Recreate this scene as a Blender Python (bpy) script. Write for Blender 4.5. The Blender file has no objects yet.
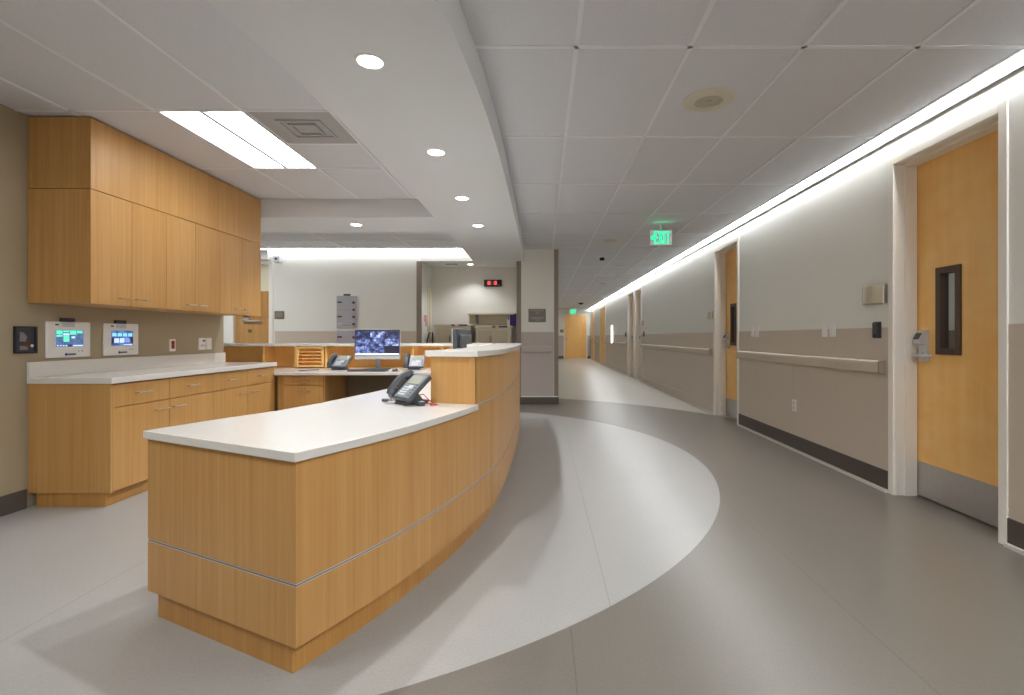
import bpy, bmesh, math, random
from mathutils import Vector, Matrix
random.seed(7)
SC = bpy.context.scene
COL = SC.collection
F = 505.0; VX = 542.0; VY = 337.0; CAM = 1.2
PI = math.pi

# ------------------------------------------------------------------ materials
def new_mat(name):
    m = bpy.data.materials.new(name); m.use_nodes = True
    nt = m.node_tree; b = nt.nodes['Principled BSDF']
    return m, nt, b
def rgb(r, g, b):
    f = lambda c: (c/255/12.92) if c/255 <= .04045 else ((c/255+.055)/1.055)**2.4
    return (f(r), f(g), f(b), 1)
def plain(name, col, rough=.5, metal=0, noise=0, nscale=60, bump=0, coat=0, spec=.5):
    m, nt, b = new_mat(name)
    b.inputs['Base Color'].default_value = col
    b.inputs['Roughness'].default_value = rough
    b.inputs['Metallic'].default_value = metal
    b.inputs['Coat Weight'].default_value = coat
    b.inputs['Specular IOR Level'].default_value = spec
    tc = nt.nodes.new('ShaderNodeTexCoord')
    n = nt.nodes.new('ShaderNodeTexNoise'); n.inputs['Scale'].default_value = nscale; n.inputs['Detail'].default_value = 3
    nt.links.new(tc.outputs['Object'], n.inputs['Vector'])
    if noise:
        mx = nt.nodes.new('ShaderNodeMix'); mx.data_type = 'RGBA'
        mx.inputs[6].default_value = tuple(c*(1-noise) for c in col[:3])+(1,)
        mx.inputs[7].default_value = tuple(min(1, c*(1+noise)) for c in col[:3])+(1,)
        nt.links.new(n.outputs['Fac'], mx.inputs[0]); nt.links.new(mx.outputs[2], b.inputs['Base Color'])
    if bump:
        bp = nt.nodes.new('ShaderNodeBump'); bp.inputs['Strength'].default_value = bump; bp.inputs['Distance'].default_value = .002
        nt.links.new(n.outputs['Fac'], bp.inputs['Height']); nt.links.new(bp.outputs['Normal'], b.inputs['Normal'])
    return m
def wood(name, c1, c2, rough=.38, sxy=55, sz=1.2, figure=.0, spec=.4):
    """veneer: fine straight vertical grain with broad tonal bands"""
    m, nt, b = new_mat(name)
    tc = nt.nodes.new('ShaderNodeTexCoord')
    def noise(scale, detail, rot=0):
        mp = nt.nodes.new('ShaderNodeMapping'); mp.inputs['Scale'].default_value = scale
        nt.links.new(tc.outputs['Object'], mp.inputs['Vector'])
        n = nt.nodes.new('ShaderNodeTexNoise'); n.inputs['Scale'].default_value = 1; n.inputs['Detail'].default_value = detail
        nt.links.new(mp.outputs['Vector'], n.inputs['Vector']); return n
    a = noise((sxy, sxy, sz), 5); w = noise((11, 11, .35), 2); s = noise((220, 220, 6), 2)
    add = nt.nodes.new('ShaderNodeMath'); add.operation = 'MULTIPLY_ADD'; add.inputs[1].default_value = .5
    nt.links.new(a.outputs['Fac'], add.inputs[0])
    m2 = nt.nodes.new('ShaderNodeMath'); m2.operation = 'MULTIPLY_ADD'; m2.inputs[1].default_value = .35
    nt.links.new(w.outputs['Fac'], m2.inputs[0])
    m3 = nt.nodes.new('ShaderNodeMath'); m3.operation = 'MULTIPLY'; m3.inputs[1].default_value = .15
    nt.links.new(s.outputs['Fac'], m3.inputs[0]); nt.links.new(m3.outputs[0], m2.inputs[2]); nt.links.new(m2.outputs[0], add.inputs[2])
    fac = add
    if figure:
        f = noise((5, 5, 9), 3)
        ma = nt.nodes.new('ShaderNodeMath'); ma.operation = 'MULTIPLY_ADD'; ma.inputs[1].default_value = figure
        nt.links.new(f.outputs['Fac'], ma.inputs[0])
        sb = nt.nodes.new('ShaderNodeMath'); sb.operation = 'SUBTRACT'; sb.inputs[1].default_value = figure*.5
        nt.links.new(add.outputs[0], sb.inputs[0]); nt.links.new(sb.outputs[0], ma.inputs[2]); fac = ma
    r = nt.nodes.new('ShaderNodeValToRGB')
    r.color_ramp.elements[0].position = .32; r.color_ramp.elements[0].color = c1
    r.color_ramp.elements[1].position = .68; r.color_ramp.elements[1].color = c2
    nt.links.new(fac.outputs[0], r.inputs[0]); nt.links.new(r.outputs['Color'], b.inputs['Base Color'])
    b.inputs['Roughness'].default_value = rough; b.inputs['Specular IOR Level'].default_value = spec
    return m
def emit(name, col, strength):
    m, nt, b = new_mat(name)
    b.inputs['Base Color'].default_value = col
    b.inputs['Emission Color'].default_value = col; b.inputs['Emission Strength'].default_value = strength
    return m
def glass(name, col=(.9, .93, .93, 1), rough=.03, alpha=1.0):
    m, nt, b = new_mat(name)
    out = nt.nodes['Material Output']
    t = nt.nodes.new('ShaderNodeBsdfTransparent'); t.inputs[0].default_value = col
    g = nt.nodes.new('ShaderNodeBsdfGlossy'); g.inputs['Roughness'].default_value = rough
    mx = nt.nodes.new('ShaderNodeMixShader'); mx.inputs[0].default_value = .07
    nt.links.new(t.outputs[0], mx.inputs[1]); nt.links.new(g.outputs[0], mx.inputs[2])
    nt.links.new(mx.outputs[0], out.inputs['Surface'])
    nt.nodes.remove(b)
    return m

M = {}
M['veneer'] = wood('maple_veneer', rgb(182, 133, 74), rgb(203, 158, 99))
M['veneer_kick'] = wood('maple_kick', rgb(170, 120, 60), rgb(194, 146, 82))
M['doorwood'] = wood('maple_door', rgb(244, 188, 106), rgb(250, 206, 132), sxy=14, sz=1.5, figure=.5, rough=.32)
M['quartz'] = plain('white_quartz', rgb(222, 219, 213), .15, noise=.05, nscale=220)
M['wall'] = plain('painted_wall', rgb(233, 233, 227), .62, noise=.012, nscale=8, bump=.03)
M['wallwhite'] = plain('white_wall_paint', rgb(222, 220, 214), .6, noise=.01, nscale=8)
M['khaki'] = plain('khaki_wall_paint', rgb(164, 150, 124), .6, noise=.015, nscale=8, bump=.03)
M['taupe'] = plain('taupe_wainscot', rgb(202, 190, 175), .5, noise=.02, nscale=12)
M['taupe_gray'] = plain('gray_wainscot', rgb(186, 178, 174), .5, noise=.02, nscale=12)
M['guard'] = plain('taupe_guard', rgb(140, 128, 116), .45)
M['rail'] = plain('taupe_rail', rgb(198, 187, 172), .6, noise=.03, nscale=25)
M['railface'] = M['rail']
M['base'] = plain('dark_rubber_base', rgb(84, 76, 70), .5)
M['base_pale'] = plain('pale_cove_base', rgb(216, 212, 204), .45)
M['base_light'] = plain('taupe_base', rgb(200, 188, 172), .5)
M['frame'] = plain('door_frame_paint', rgb(240, 236, 228), .5)
M['tile'] = plain('ceiling_tile', rgb(213, 214, 219), .9, noise=.12, nscale=130, bump=.25)
M['grid'] = plain('ceiling_grid_white', rgb(228, 228, 232), .5)
M['soffit'] = plain('soffit_paint', rgb(216, 218, 220), .7)
M['steel'] = plain('brushed_steel', rgb(196, 193, 190), .36, .75, noise=.08, nscale=30)
M['satin'] = plain('satin_nickel', rgb(205, 200, 192), .28, 1)
M['alu'] = plain('aluminium_strip', rgb(200, 200, 202), .4, .2)
M['groove'] = plain('dark_groove', rgb(112, 110, 112), .6)
M['black'] = plain('black_plastic', rgb(30, 30, 32), .4)
M['darkgrey'] = plain('dark_grey_plastic', rgb(72, 76, 82), .42)
M['midgrey'] = plain('grey_plastic', rgb(122, 128, 134), .4)
M['lcd'] = plain('grey_green_lcd', rgb(158, 160, 142), .25)
M['key'] = plain('pale_key_plastic', rgb(205, 210, 214), .4)
M['white'] = plain('white_plastic', rgb(236, 234, 230), .4)
M['silver'] = plain('silver_plastic', rgb(200, 202, 206), .35, .2)
M['litplate'] = plain('lit_phone_plate', rgb(168, 168, 174), .3, .2)  # paler plate colour stands for the light on one phone's face
M['bronze'] = plain('dark_bronze', rgb(84, 66, 56), .42, .25)
M['red'] = plain('dark_red_plastic', rgb(140, 30, 34), .35)
M['redcable'] = plain('red_cable', rgb(206, 70, 66), .45)
M['purple'] = plain('purple_plastic', rgb(62, 26, 120), .5)
M['cream'] = plain('cream_panel', rgb(206, 198, 178), .5, noise=.02)
M['creamframe'] = plain('cream_frame', rgb(232, 226, 200), .45)
M['cartdoor'] = plain('tan_cart_door', rgb(192, 182, 158), .5, noise=.02)
M['plaque'] = plain('grey_plaque', rgb(120, 117, 112), .5)
M['plaqueline'] = plain('pale_plaque_line', rgb(168, 165, 160), .5)
M['brownplate'] = plain('bronze_plate', rgb(120, 108, 94), .4, .4)
M['lilac'] = plain('grey_lilac_enamel', rgb(178, 176, 184), .45)
M['green'] = plain('green_tag', rgb(52, 92, 66), .5); M['yellow'] = plain('yellow_tag', rgb(190, 180, 84), .5)
M['maroon'] = plain('maroon_tag', rgb(116, 40, 56), .5); M['navy'] = plain('navy_mark', rgb(40, 48, 110), .5)
M['pink'] = plain('pink_paper', rgb(226, 150, 165), .8); M['paper'] = plain('white_paper', rgb(236, 234, 228), .8)
M['ventgrey'] = plain('grey_vent_panel', rgb(172, 170, 170), .6)
M['speaker'] = plain('cream_speaker', rgb(206, 200, 182), .6); M['speakergrille'] = plain('grey_speaker_grille', rgb(178, 172, 158), .7)
M['glass'] = glass('clear_glass'); M['acrylic'] = glass('clear_acrylic', (.93, .95, .96, 1), .05)
M['lens'] = emit('lamp_lens', (1, .985, .96, 1), 14)
M['trofferlens'] = emit('troffer_lens', (.96, .98, 1, 1), 6.8)
M['covelens'] = emit('cove_lens', (.98, .99, 1, 1), 36)
M['covelens2'] = emit('cove_lens_station', (.97, .985, 1, 1), 15)
M['sconce'] = emit('sconce_lens', (1, .98, .95, 1), 3)
M['exitgreen'] = emit('exit_green', (.0, .72, .34, 1), 1.0)
M['led'] = emit('clock_red_led', (1, .2, .2, 1), .55)
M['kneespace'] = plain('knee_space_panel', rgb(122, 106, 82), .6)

def screen_mat(name, kind, lo_=.40, hi_=.72):
    """a lit display: blocks of colour in the screen's own object coordinates (x 0..1, z 0..1)"""
    m, nt, b = new_mat(name)
    tc = nt.nodes.new('ShaderNodeTexCoord'); sp = nt.nodes.new('ShaderNodeSeparateXYZ')
    nt.links.new(tc.outputs['Object' if kind == 'cctv' else 'Generated'], sp.inputs[0])
    cb = nt.nodes.new('ShaderNodeCombineXYZ')
    nt.links.new(sp.outputs['X'], cb.inputs[0]); nt.links.new(sp.outputs['Z'], cb.inputs[1])
    n = nt.nodes.new('ShaderNodeTexNoise'); n.inputs['Detail'].default_value = 4
    n.inputs['Scale'].default_value = {'cctv': 19, 'green': 5, 'blue': 3.2}[kind]
    nt.links.new(cb.outputs[0], n.inputs['Vector'])
    r = nt.nodes.new('ShaderNodeValToRGB'); e = r.color_ramp.elements
    if kind == 'cctv':
        e[0].position = lo_; e[0].color = rgb(34, 36, 66); e[1].position = hi_; e[1].color = rgb(206, 216, 248)
        x = e.new((lo_+hi_)/2); x.color = rgb(92, 110, 172)
    elif kind == 'green':
        e[0].position = .4; e[0].color = rgb(62, 84, 128); e[1].position = .6; e[1].color = rgb(84, 116, 160)
    else:
        e[0].position = .4; e[0].color = rgb(44, 58, 112); e[1].position = .62; e[1].color = rgb(96, 140, 190)
    nt.links.new(n.outputs['Fac'], r.inputs[0])
    nt.links.new(r.outputs['Color'], b.inputs['Emission Color']); b.inputs['Emission Strength'].default_value = .95
    b.inputs['Base Color'].default_value = (.02, .02, .03, 1); b.inputs['Roughness'].default_value = .25
    return m
M['cctv'] = screen_mat('camera_view_mid', 'cctv'); M['cctv_b'] = screen_mat('camera_view_bright', 'cctv', .32, .66); M['cctv_d'] = screen_mat('camera_view_dark', 'cctv', .5, .95)
M['scr_green'] = screen_mat('teal_panel_screen', 'green'); M['scr_blue'] = screen_mat('blue_panel_screen', 'blue')
def glow(name, c, s=.9):
    return emit(name, c, s)
M['g_teal'] = glow('screen_teal', rgb(90, 206, 170)); M['g_pale'] = glow('screen_pale', rgb(176, 200, 232))
M['g_dark'] = glow('screen_dark', rgb(30, 28, 48), .7); M['g_white'] = glow('screen_white', rgb(226, 230, 244))
M['g_cyan'] = glow('screen_cyan', rgb(120, 190, 226)); M['g_blue'] = glow('screen_blue', rgb(110, 130, 196))
M['g_mid'] = glow('screen_mid', rgb(74, 92, 160)); M['photo_dark'] = plain('photo_dark', rgb(52, 52, 64), .3)
M['photo_grey'] = plain('photo_grey', rgb(128, 124, 124), .3); M['photo_red'] = plain('photo_red', rgb(96, 52, 44), .3)

def floor_material():
    m, nt, b = new_mat('sheet_vinyl')
    tc = nt.nodes.new('ShaderNodeTexCoord'); sp = nt.nodes.new('ShaderNodeSeparateXYZ')
    nt.links.new(tc.outputs['Object'], sp.inputs[0])
    def math_(op, a, bb=None, c=None):
        n = nt.nodes.new('ShaderNodeMath'); n.operation = op
        for i, v in enumerate((a, bb, c)):
            if v is None: continue
            if isinstance(v, (int, float)): n.inputs[i].default_value = v
            else: nt.links.new(v, n.inputs[i])
        return n.outputs[0]
    dx = math_('ADD', sp.outputs['X'], 2.05); dy = math_('SUBTRACT', sp.outputs['Y'], 4.94)
    rr = math_('SQRT', math_('ADD', math_('MULTIPLY', dx, dx), math_('MULTIPLY', dy, dy)))
    inner = math_('GREATER_THAN', rr, 3.575)
    outer = math_('LESS_THAN', rr, 5.47)
    front = math_('LESS_THAN', sp.outputs['Y'], 5.0)      # the dark band runs on towards the near end of the corridor
    band = math_('MULTIPLY', inner, math_('MAXIMUM', outer, front))
    n1 = nt.nodes.new('ShaderNodeTexNoise'); n1.inputs['Scale'].default_value = 90; n1.inputs['Detail'].default_value = 4
    n2 = nt.nodes.new('ShaderNodeTexNoise'); n2.inputs['Scale'].default_value = 3; n2.inputs['Detail'].default_value = 3
    nt.links.new(tc.outputs['Object'], n1.inputs['Vector']); nt.links.new(tc.outputs['Object'], n2.inputs['Vector'])
    mx = nt.nodes.new('ShaderNodeMix'); mx.data_type = 'RGBA'
    mx.inputs[6].default_value = rgb(165, 164, 161); mx.inputs[7].default_value = rgb(115, 109, 101)
    nt.links.new(band, mx.inputs[0])
    far = math_('MULTIPLY', math_('SUBTRACT', 1.0, outer), math_('GREATER_THAN', sp.outputs['Y'], 5.0))
    mx2 = nt.nodes.new('ShaderNodeMix'); mx2.data_type = 'RGBA'; mx2.inputs[7].default_value = rgb(190, 187, 179)
    nt.links.new(far, mx2.inputs[0]); nt.links.new(mx.outputs[2], mx2.inputs[6])
    mix_n = math_('MULTIPLY_ADD', math_('SUBTRACT', n1.outputs['Fac'], .5), .32, math_('MULTIPLY_ADD', math_('SUBTRACT', n2.outputs['Fac'], .5), .08, 1.0))
    seam = None
    for x0 in (1.335, .305, .119, -2.13):
        s = math_('MULTIPLY', math_('LESS_THAN', math_('ABSOLUTE', math_('SUBTRACT', sp.outputs['X'], x0)), .003), math_('GREATER_THAN', rr, 3.575) if x0 in (1.335, .119) else math_('LESS_THAN', rr, 3.575))
        seam = s if seam is None else math_('MAXIMUM', seam, s)
    tot = math_('MULTIPLY', mix_n, math_('SUBTRACT', 1.0, math_('MULTIPLY', seam, .22)))
    vm = nt.nodes.new('ShaderNodeVectorMath'); vm.operation = 'SCALE'
    nt.links.new(mx2.outputs[2], vm.inputs[0]); nt.links.new(tot, vm.inputs['Scale'])
    nt.links.new(vm.outputs[0], b.inputs['Base Color'])
    b.inputs['Roughness'].default_value = .3; b.inputs['Specular IOR Level'].default_value = .5
    return m
M['floor'] = floor_material()

# ------------------------------------------------------------------ mesh helpers
class MB:
    def __init__(s): s.bm = bmesh.new()
    def box(s, x0, x1, y0, y1, z0, z1, bev=0.0, mat=None):
        r = bmesh.ops.create_cube(s.bm, size=1)
        vs = r['verts']
        for v in vs:
            v.co = Vector(((x0+x1)/2+v.co.x*(x1-x0), (y0+y1)/2+v.co.y*(y1-y0), (z0+z1)/2+v.co.z*(z1-z0)))
        if bev:
            es = list({e for v in vs for e in v.link_edges})
            r2 = bmesh.ops.bevel(s.bm, geom=es, offset=bev, segments=2, affect='EDGES', profile=.5)
            vs = list({v for f in r2['faces'] for v in f.verts} | {v for v in vs if v.is_valid})
        if mat is not None:
            for v in vs: v.co = mat @ v.co
        return s
    def prism(s, pts, z0, z1, bev=0.0, mat=None):
        """polygon (x,y) extruded z0..z1"""
        b = s.bm
        lo = [b.verts.new((p[0], p[1], z0)) for p in pts]; hi = [b.verts.new((p[0], p[1], z1)) for p in pts]
        n = len(pts); fs = [b.faces.new(hi), b.faces.new(lo[::-1])]
        for i in range(n):
            fs.append(b.faces.new((lo[i], lo[(i+1) % n], hi[(i+1) % n], hi[i])))
        bmesh.ops.recalc_face_normals(b, faces=fs)
        vs = lo+hi
        if bev:
            es = list({e for f in fs[:2] for e in f.edges})
            r2 = bmesh.ops.bevel(b, geom=es, offset=bev, segments=2, affect='EDGES', profile=.5)
            vs = list({v for f in r2['faces'] for v in f.verts} | {v for v in vs if v.is_valid})
        if mat is not None:
            for v in vs: v.co = mat @ v.co
        return s
    def lathe(s, prof, seg=24, mat=None):
        """profile [(r,z)] turned about z"""
        b = s.bm; rings = []; allv = []
        for r, z in prof:
            if r < 1e-6:
                v = b.verts.new((0, 0, z)); rings.append([v]); allv.append(v)
            else:
                ring = [b.verts.new((r*math.cos(2*PI*i/seg), r*math.sin(2*PI*i/seg), z)) for i in range(seg)]
                rings.append(ring); allv += ring
        fs = []
        for a, c in zip(rings, rings[1:]):
            for i in range(seg):
                j = (i+1) % seg
                if len(a) == 1 and len(c) == 1: continue
                if len(a) == 1: fs.append(b.faces.new((a[0], c[i], c[j])))
                elif len(c) == 1: fs.append(b.faces.new((a[i], a[j], c[0])))
                else: fs.append(b.faces.new((a[i], a[j], c[j], c[i])))
        bmesh.ops.recalc_face_normals(b, faces=fs)
        if mat is not None:
            for v in allv: v.co = mat @ v.co
        return s
    def tube(s, pts, r, seg=8, mat=None):
        b = s.bm; pts = [Vector(p) for p in pts]; rings = []; allv = []
        up = None
        for i, p in enumerate(pts):
            t = (pts[min(i+1, len(pts)-1)]-pts[max(i-1, 0)]).normalized()
            if up is None:
                up = Vector((0, 0, 1)) if abs(t.z) < .9 else Vector((1, 0, 0))
            u = t.cross(up).normalized(); w = u.cross(t).normalized(); up = w
            ring = [b.verts.new(p+r*(math.cos(2*PI*k/seg)*u+math.sin(2*PI*k/seg)*w)) for k in range(seg)]
            rings.append(ring); allv += ring
        fs = [b.faces.new(rings[0]), b.faces.new(rings[-1])]
        for a, c in zip(rings, rings[1:]):
            for k in range(seg):
                fs.append(b.faces.new((a[k], a[(k+1) % seg], c[(k+1) % seg], c[k])))
        bmesh.ops.recalc_face_normals(b, faces=fs)
        if mat is not None:
            for v in allv: v.co = mat @ v.co
        return s

def tag(o, label=None, cat=None, group=None, kind=None):
    if label: o['label'] = label
    if cat: o['category'] = cat
    if group: o['group'] = group
    if kind: o['kind'] = kind
    return o
def obj(name, mb, mat, parent=None, label=None, smooth=False, world=False):
    """links a mesh; with world=True the geometry was drawn in world coordinates and is moved into the parent's frame"""
    me = bpy.data.meshes.new(name)
    bm = mb.bm
    if world and parent is not None:
        o_ = parent
        while o_.parent is not None: o_ = o_.parent
        inv = o_.matrix_basis.inverted()
        bm.transform(inv)
    bm.to_mesh(me); bm.free()
    me.materials.append(M[mat] if isinstance(mat, str) else mat)
    if smooth:
        for p in me.polygons: p.use_smooth = True
        me.set_sharp_from_angle(angle=math.radians(35))
    o = bpy.data.objects.new(name, me); COL.objects.link(o)
    if parent is not None: o.parent = parent
    if label: o['label'] = label
    return o
def thing(name, label, cat, loc=(0, 0, 0), rz=0.0, group=None, kind=None, tilt=None):
    o = bpy.data.objects.new(name, None); COL.objects.link(o)
    o.empty_display_size = .05
    o.location = loc; o.rotation_euler = (0, 0, rz)
    o.matrix_basis = Matrix.Translation(loc) @ Matrix.Rotation(rz, 4, 'Z')
    return tag(o, label, cat, group, kind)
def struct(name, mb, mat, parent=None, label=None):
    o = obj(name, mb, mat, parent, label)
    if parent is None: o['kind'] = 'structure'
    return o
def dup(root, loc, rz=None, label=None, group=None):
    r = root.copy(); COL.objects.link(r)
    r.location = loc
    if rz is not None: r.rotation_euler = (0, 0, rz)
    if label: r['label'] = label
    if group: r['group'] = group
    for ch in list(root.children):
        c = ch.copy(); COL.objects.link(c); c.parent = r
        for g in ch.children:
            d = g.copy(); COL.objects.link(d); d.parent = c
    return r
B_ = lambda *a, **k: MB().box(*a, **k)
TO_RIGHT = -PI/2      # canonical front (-y) turned to face -x : things on the right wall
TO_LEFT = PI/2        # canonical front turned to face +x : things on the left wall

# ------------------------------------------------------------------ key dimensions
XR = 2.674; XL = -3.62; HC = CAM+1.56; HS = CAM+1.35
YB = 9.0; YBACK = -2.6; YEND = 28.0; XFL = -6.6
WT = CAM+.075

# ------------------------------------------------------------------ the setting
struct('floor', B_(XFL-.2, 4.6, YBACK-.2, YEND+.2, -.1, 0), 'floor')

# right wall with its door openings  (y0, y1, leaf flush?)
DOORS = [(2.948, 3.831, False), (6.90, 7.79, False), (13.62, 14.46, False), (14.76, 15.70, False), (21.3, 23.2, True), (25.8, 27.2, True)]
OT = 2.507
mb = MB(); y = YBACK
for d0, d1, fl in DOORS:
    mb.box(XR, XR+.2, y, d0, 0, HC); mb.box(XR, XR+.2, d0, d1, OT, HC); y = d1
mb.box(XR, XR+.2, y, YEND, 0, HC)
wr = struct('wall_right', mb, 'wall')
mb = MB(); seams = MB(); y = YBACK
ends = []
for d0, d1, fl in DOORS:
    ends.append((y, d0-.055)); y = d1+.055
ends.append((y, YEND))
for i, (a, c) in enumerate(ends):
    if c-a < .3: continue
    n = max(1, round((c-a)/1.22)); st = (c-a)/n
    for k in range(n):
        mb.box(XR-.003, XR+.002, a+k*st+(.0015 if k else 0), a+(k+1)*st-(.0015 if k < n-1 else 0), .05, WT)
obj('wainscot', mb, 'taupe', wr)
for i, (a, c) in enumerate(ends):
    if c-a < .3: continue
    dark = c < 7.2
    nm = 'baseboard_right' if i == 0 else 'baseboard_right.%03d' % i
    s = struct(nm, B_(XR-.011, XR, a, c, .022, .165, bev=.003), 'base' if dark else 'base_light')
    obj('cove_base', MB().prism([(XR-.03, a), (XR, a), (XR, c), (XR-.03, c)], 0, .022), 'base_pale', s)

# corridor end wall, back walls and the block between corridor and alcove
w = struct('wall_end', B_(-.5, XR+.2, YEND, YEND+.2, 0, HC), 'wall')
obj('wainscot', MB().box(0.285, 1.20, YEND-.004, YEND, .15, WT).box(2.50, XR, YEND-.004, YEND, .15, WT), 'taupe_gray', w)
struct('baseboard_end', MB().box(0.285, 1.20, YEND-.012, YEND, 0, .15).box(2.50, XR, YEND-.012, YEND, 0, .15), 'base')
struct('trim_1', B_(.285, XR, YEND-.22, YEND, HC-.16, HC), 'soffit', label='pale bulkhead across the far end of the corridor ceiling')
w = struct('wall_pier', B_(-.446, .285, YB, YEND, 0, HC), 'wall')
obj('wainscot', B_(-.372, .205, YB-.004, YB, .15, CAM+.089), 'taupe_gray', w)
obj('wainscot', B_(.284, .288, YB, YEND, .15, CAM+.089), 'taupe_gray', w)
obj('corner_guard', B_(.215, .291, YB-.006, YB+.07, .15, HC), 'guard', w)
obj('corner_guard', B_(-.452, -.372, YB-.006, YB+.07, 0, HC), 'guard', w)
obj('edge_strip', B_(.205, .213, YB-.007, YB, .15, CAM+.089), 'base_pale', w)
struct('baseboard_pier', MB().box(-.446, .297, YB-.014, YB, 0, .13, bev=.003).box(.285, .297, YB, YEND, 0, .13), 'base')

wb = struct('wall_back', MB().box(-4.80, -2.155, YB, YB+.18, 0, HC).box(XFL, -5.50, YB, YB+.18, 0, HC).box(-5.50, -4.80, YB, YB+.18, 2.52, HC), 'wall')
obj('wainscot', B_(-4.76, -2.235, YB-.004, YB, .15, CAM+.105), 'taupe', wb)
obj('corner_guard', B_(-2.235, -2.149, YB-.008, YB+.05, .1, HS), 'guard', wb)
struct('baseboard_back', B_(-4.76, -2.235, YB-.012, YB, 0, .15), 'base')
AY = 9.85
wa = struct('wall_alcove', MB().box(-2.335, -2.155, YB+.18, AY+.15, 0, HC).box(-2.155, -.446, AY, AY+.15, 0, HC), 'wallwhite')
struct('wall_far_left', B_(XFL-.2, XFL, YBACK, YB+.2, 0, HC), 'wall')
wl = struct('wall_left', MB().box(XL-.2, XL, YBACK, 5.74, 0, HC), 'khaki')
struct('baseboard_left', B_(XL, XL+.012, YBACK, 3.54, 0, .135, bev=.003), 'base')
struct('wall_behind', B_(XL-.2, 4.6, YBACK-.2, YBACK, 0, HC), 'wall')
# patients' rooms behind the near doors
struct('wall_room', MB().box(4.4, 4.6, YBACK, 13, 0, HC).box(XR+.2, 4.4, 5.3, 5.4, 0, HC).box(XR+.2, 4.4, 12.9, 13, 0, HC), 'wall')
obj('wainscot', MB().box(XR+.2, 4.38, 5.285, 5.3, 0, 1.27), 'guard', bpy.data.objects['wall_room'])
obj('wainscot', MB().box(4.38, 4.4, YBACK, 5.3, 0, 1.3).box(4.38, 4.4, 5.4, 12.9, 0, 1.3), 'taupe', bpy.data.objects['wall_room'])

# ceilings with their exposed grid
XS = -.8
def clip_strips(mb, xs, ys, x0, x1, y0, y1, z, w=.012, t=.006, skip=()):
    for x in xs:
        if x0 < x < x1: mb.box(x-w, x+w, y0, y1, z-t, z)
    for yy in ys:
        if y0 < yy < y1:
            mb.box(x0, x1, yy-w, yy+w, z-t, z)
XCE = 2.613
ce = struct('ceiling', MB().box(XS, XCE, YBACK, YEND, HC, HC+.1).box(XCE, XR+.2, YBACK, YEND, HC+.04, HC+.1), 'tile')
g = MB()
clip_strips(g, [.185+.61*k for k in range(-2, 5)]+[XCE-.012], [2.711+1.22*k for k in range(-6, 24)], XS, XCE, YBACK, YEND, HC)
obj('ceiling_grid', g, 'grid', ce)
TX0, TX1, TY0, TY1 = -2.662, -2.062, 3.476, 4.667
mb = MB()
mb.box(XFL, TX0, YBACK, 6.1, HC, HC+.1).box(TX1, XS, YBACK, 6.1, HC, HC+.1).box(TX0, TX1, YBACK, TY0, HC, HC+.1).box(TX0, TX1, TY1, 6.1, HC, HC+.1)
mb.box(TX0, TX1, TY0, TY1, HC+.09, HC+.12)
cl = struct('ceiling_station', mb, 'tile')
g = MB()
gx = [-2.662+.6*k for k in range(-6, 4)]
for x in gx:
    if abs(x-TX0) < .01 or abs(x-TX1) < .01: g.box(x-.012, x+.012, YBACK, TY0-.012, HC-.006, HC).box(x-.012, x+.012, TY1+.012, 5.65, HC-.006, HC); continue
    g.box(x-.012, x+.012, YBACK, 5.65, HC-.006, HC)
gy = [3.476+1.191*k for k in range(-5, 2)]
for yy in gy:
    g.box(XFL, XS, yy-.012, yy+.012, HC-.006, HC)
g.box(TX1+.012, -1.455-.012, 4.07-.012, 4.07+.012, HC-.006, HC)
obj('ceiling_grid', g, 'grid', cl)
cb = struct('ceiling_rear', B_(XFL, XS, 6.1, YB-.075, HC, HC+.1).box(XFL, XS, YB-.075, YB+.2, HC+.05, HC+.1).box(-.8, -.446, YB-.1, YB+1, HC, HC+.1), 'tile')
g = MB()
clip_strips(g, [-2.28+1.2*k for k in range(-4, 2)], [6.97, 7.57, 8.16, 8.75], XFL, XS, 6.1, YB-.075, HC)
obj('ceiling_grid', g, 'grid', cb)
struct('ceiling_alcove', B_(-2.15, -.446, YB+.05, AY, HS, HS+.08), 'soffit')
struct('wall_alcove_header', B_(-2.15, -.446, YB, YB+.05, HS, HC), 'wallwhite')

# ------------------------------------------------------------------ smooth curves
def catmull(pts, n=8):
    out = []
    P = [Vector(p) for p in pts]
    P = [2*P[0]-P[1]]+P+[2*P[-1]-P[-2]]
    for i in range(1, len(P)-2):
        for k in range(n):
            t = k/n
            out.append(.5*((2*P[i])+(-P[i-1]+P[i+1])*t+(2*P[i-1]-5*P[i]+4*P[i+1]-P[i+2])*t*t+(-P[i-1]+3*P[i]-3*P[i+1]+P[i+2])*t**3))
    out.append(P[-2])
    return out
def smooth(pts, it=6):
    p = [q.copy() for q in pts]
    for _ in range(it):
        q = [v.copy() for v in p]
        for i in range(1, len(p)-1): q[i] = (p[i-1]+2*p[i]+p[i+1])/4
        p = q
    return p
def offset(pts, d):
    """moves a path (running towards +y) by d to its right"""
    out = []
    for i, p in enumerate(pts):
        t = (pts[min(i+1, len(pts)-1)]-pts[max(i-1, 0)]).normalized()
        out.append(p+d*Vector((t.y, -t.x)))
    return out
def from_y(path, y):
    """the part of the path beyond y, cut exactly there"""
    out = []
    for a, b in zip(path, path[1:]):
        if a.y < y <= b.y: out.append(a.lerp(b, (y-a.y)/(b.y-a.y)))
        if b.y > y: out.append(b)
    return out
def upto_y(path, y):
    out = []
    for a, b in zip(path, path[1:]):
        if a.y <= y: out.append(a)
        if a.y < y <= b.y: out.append(a.lerp(b, (y-a.y)/(b.y-a.y)))
    return out
def band(outer, inner): return list(outer)+list(reversed(inner))

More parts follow.
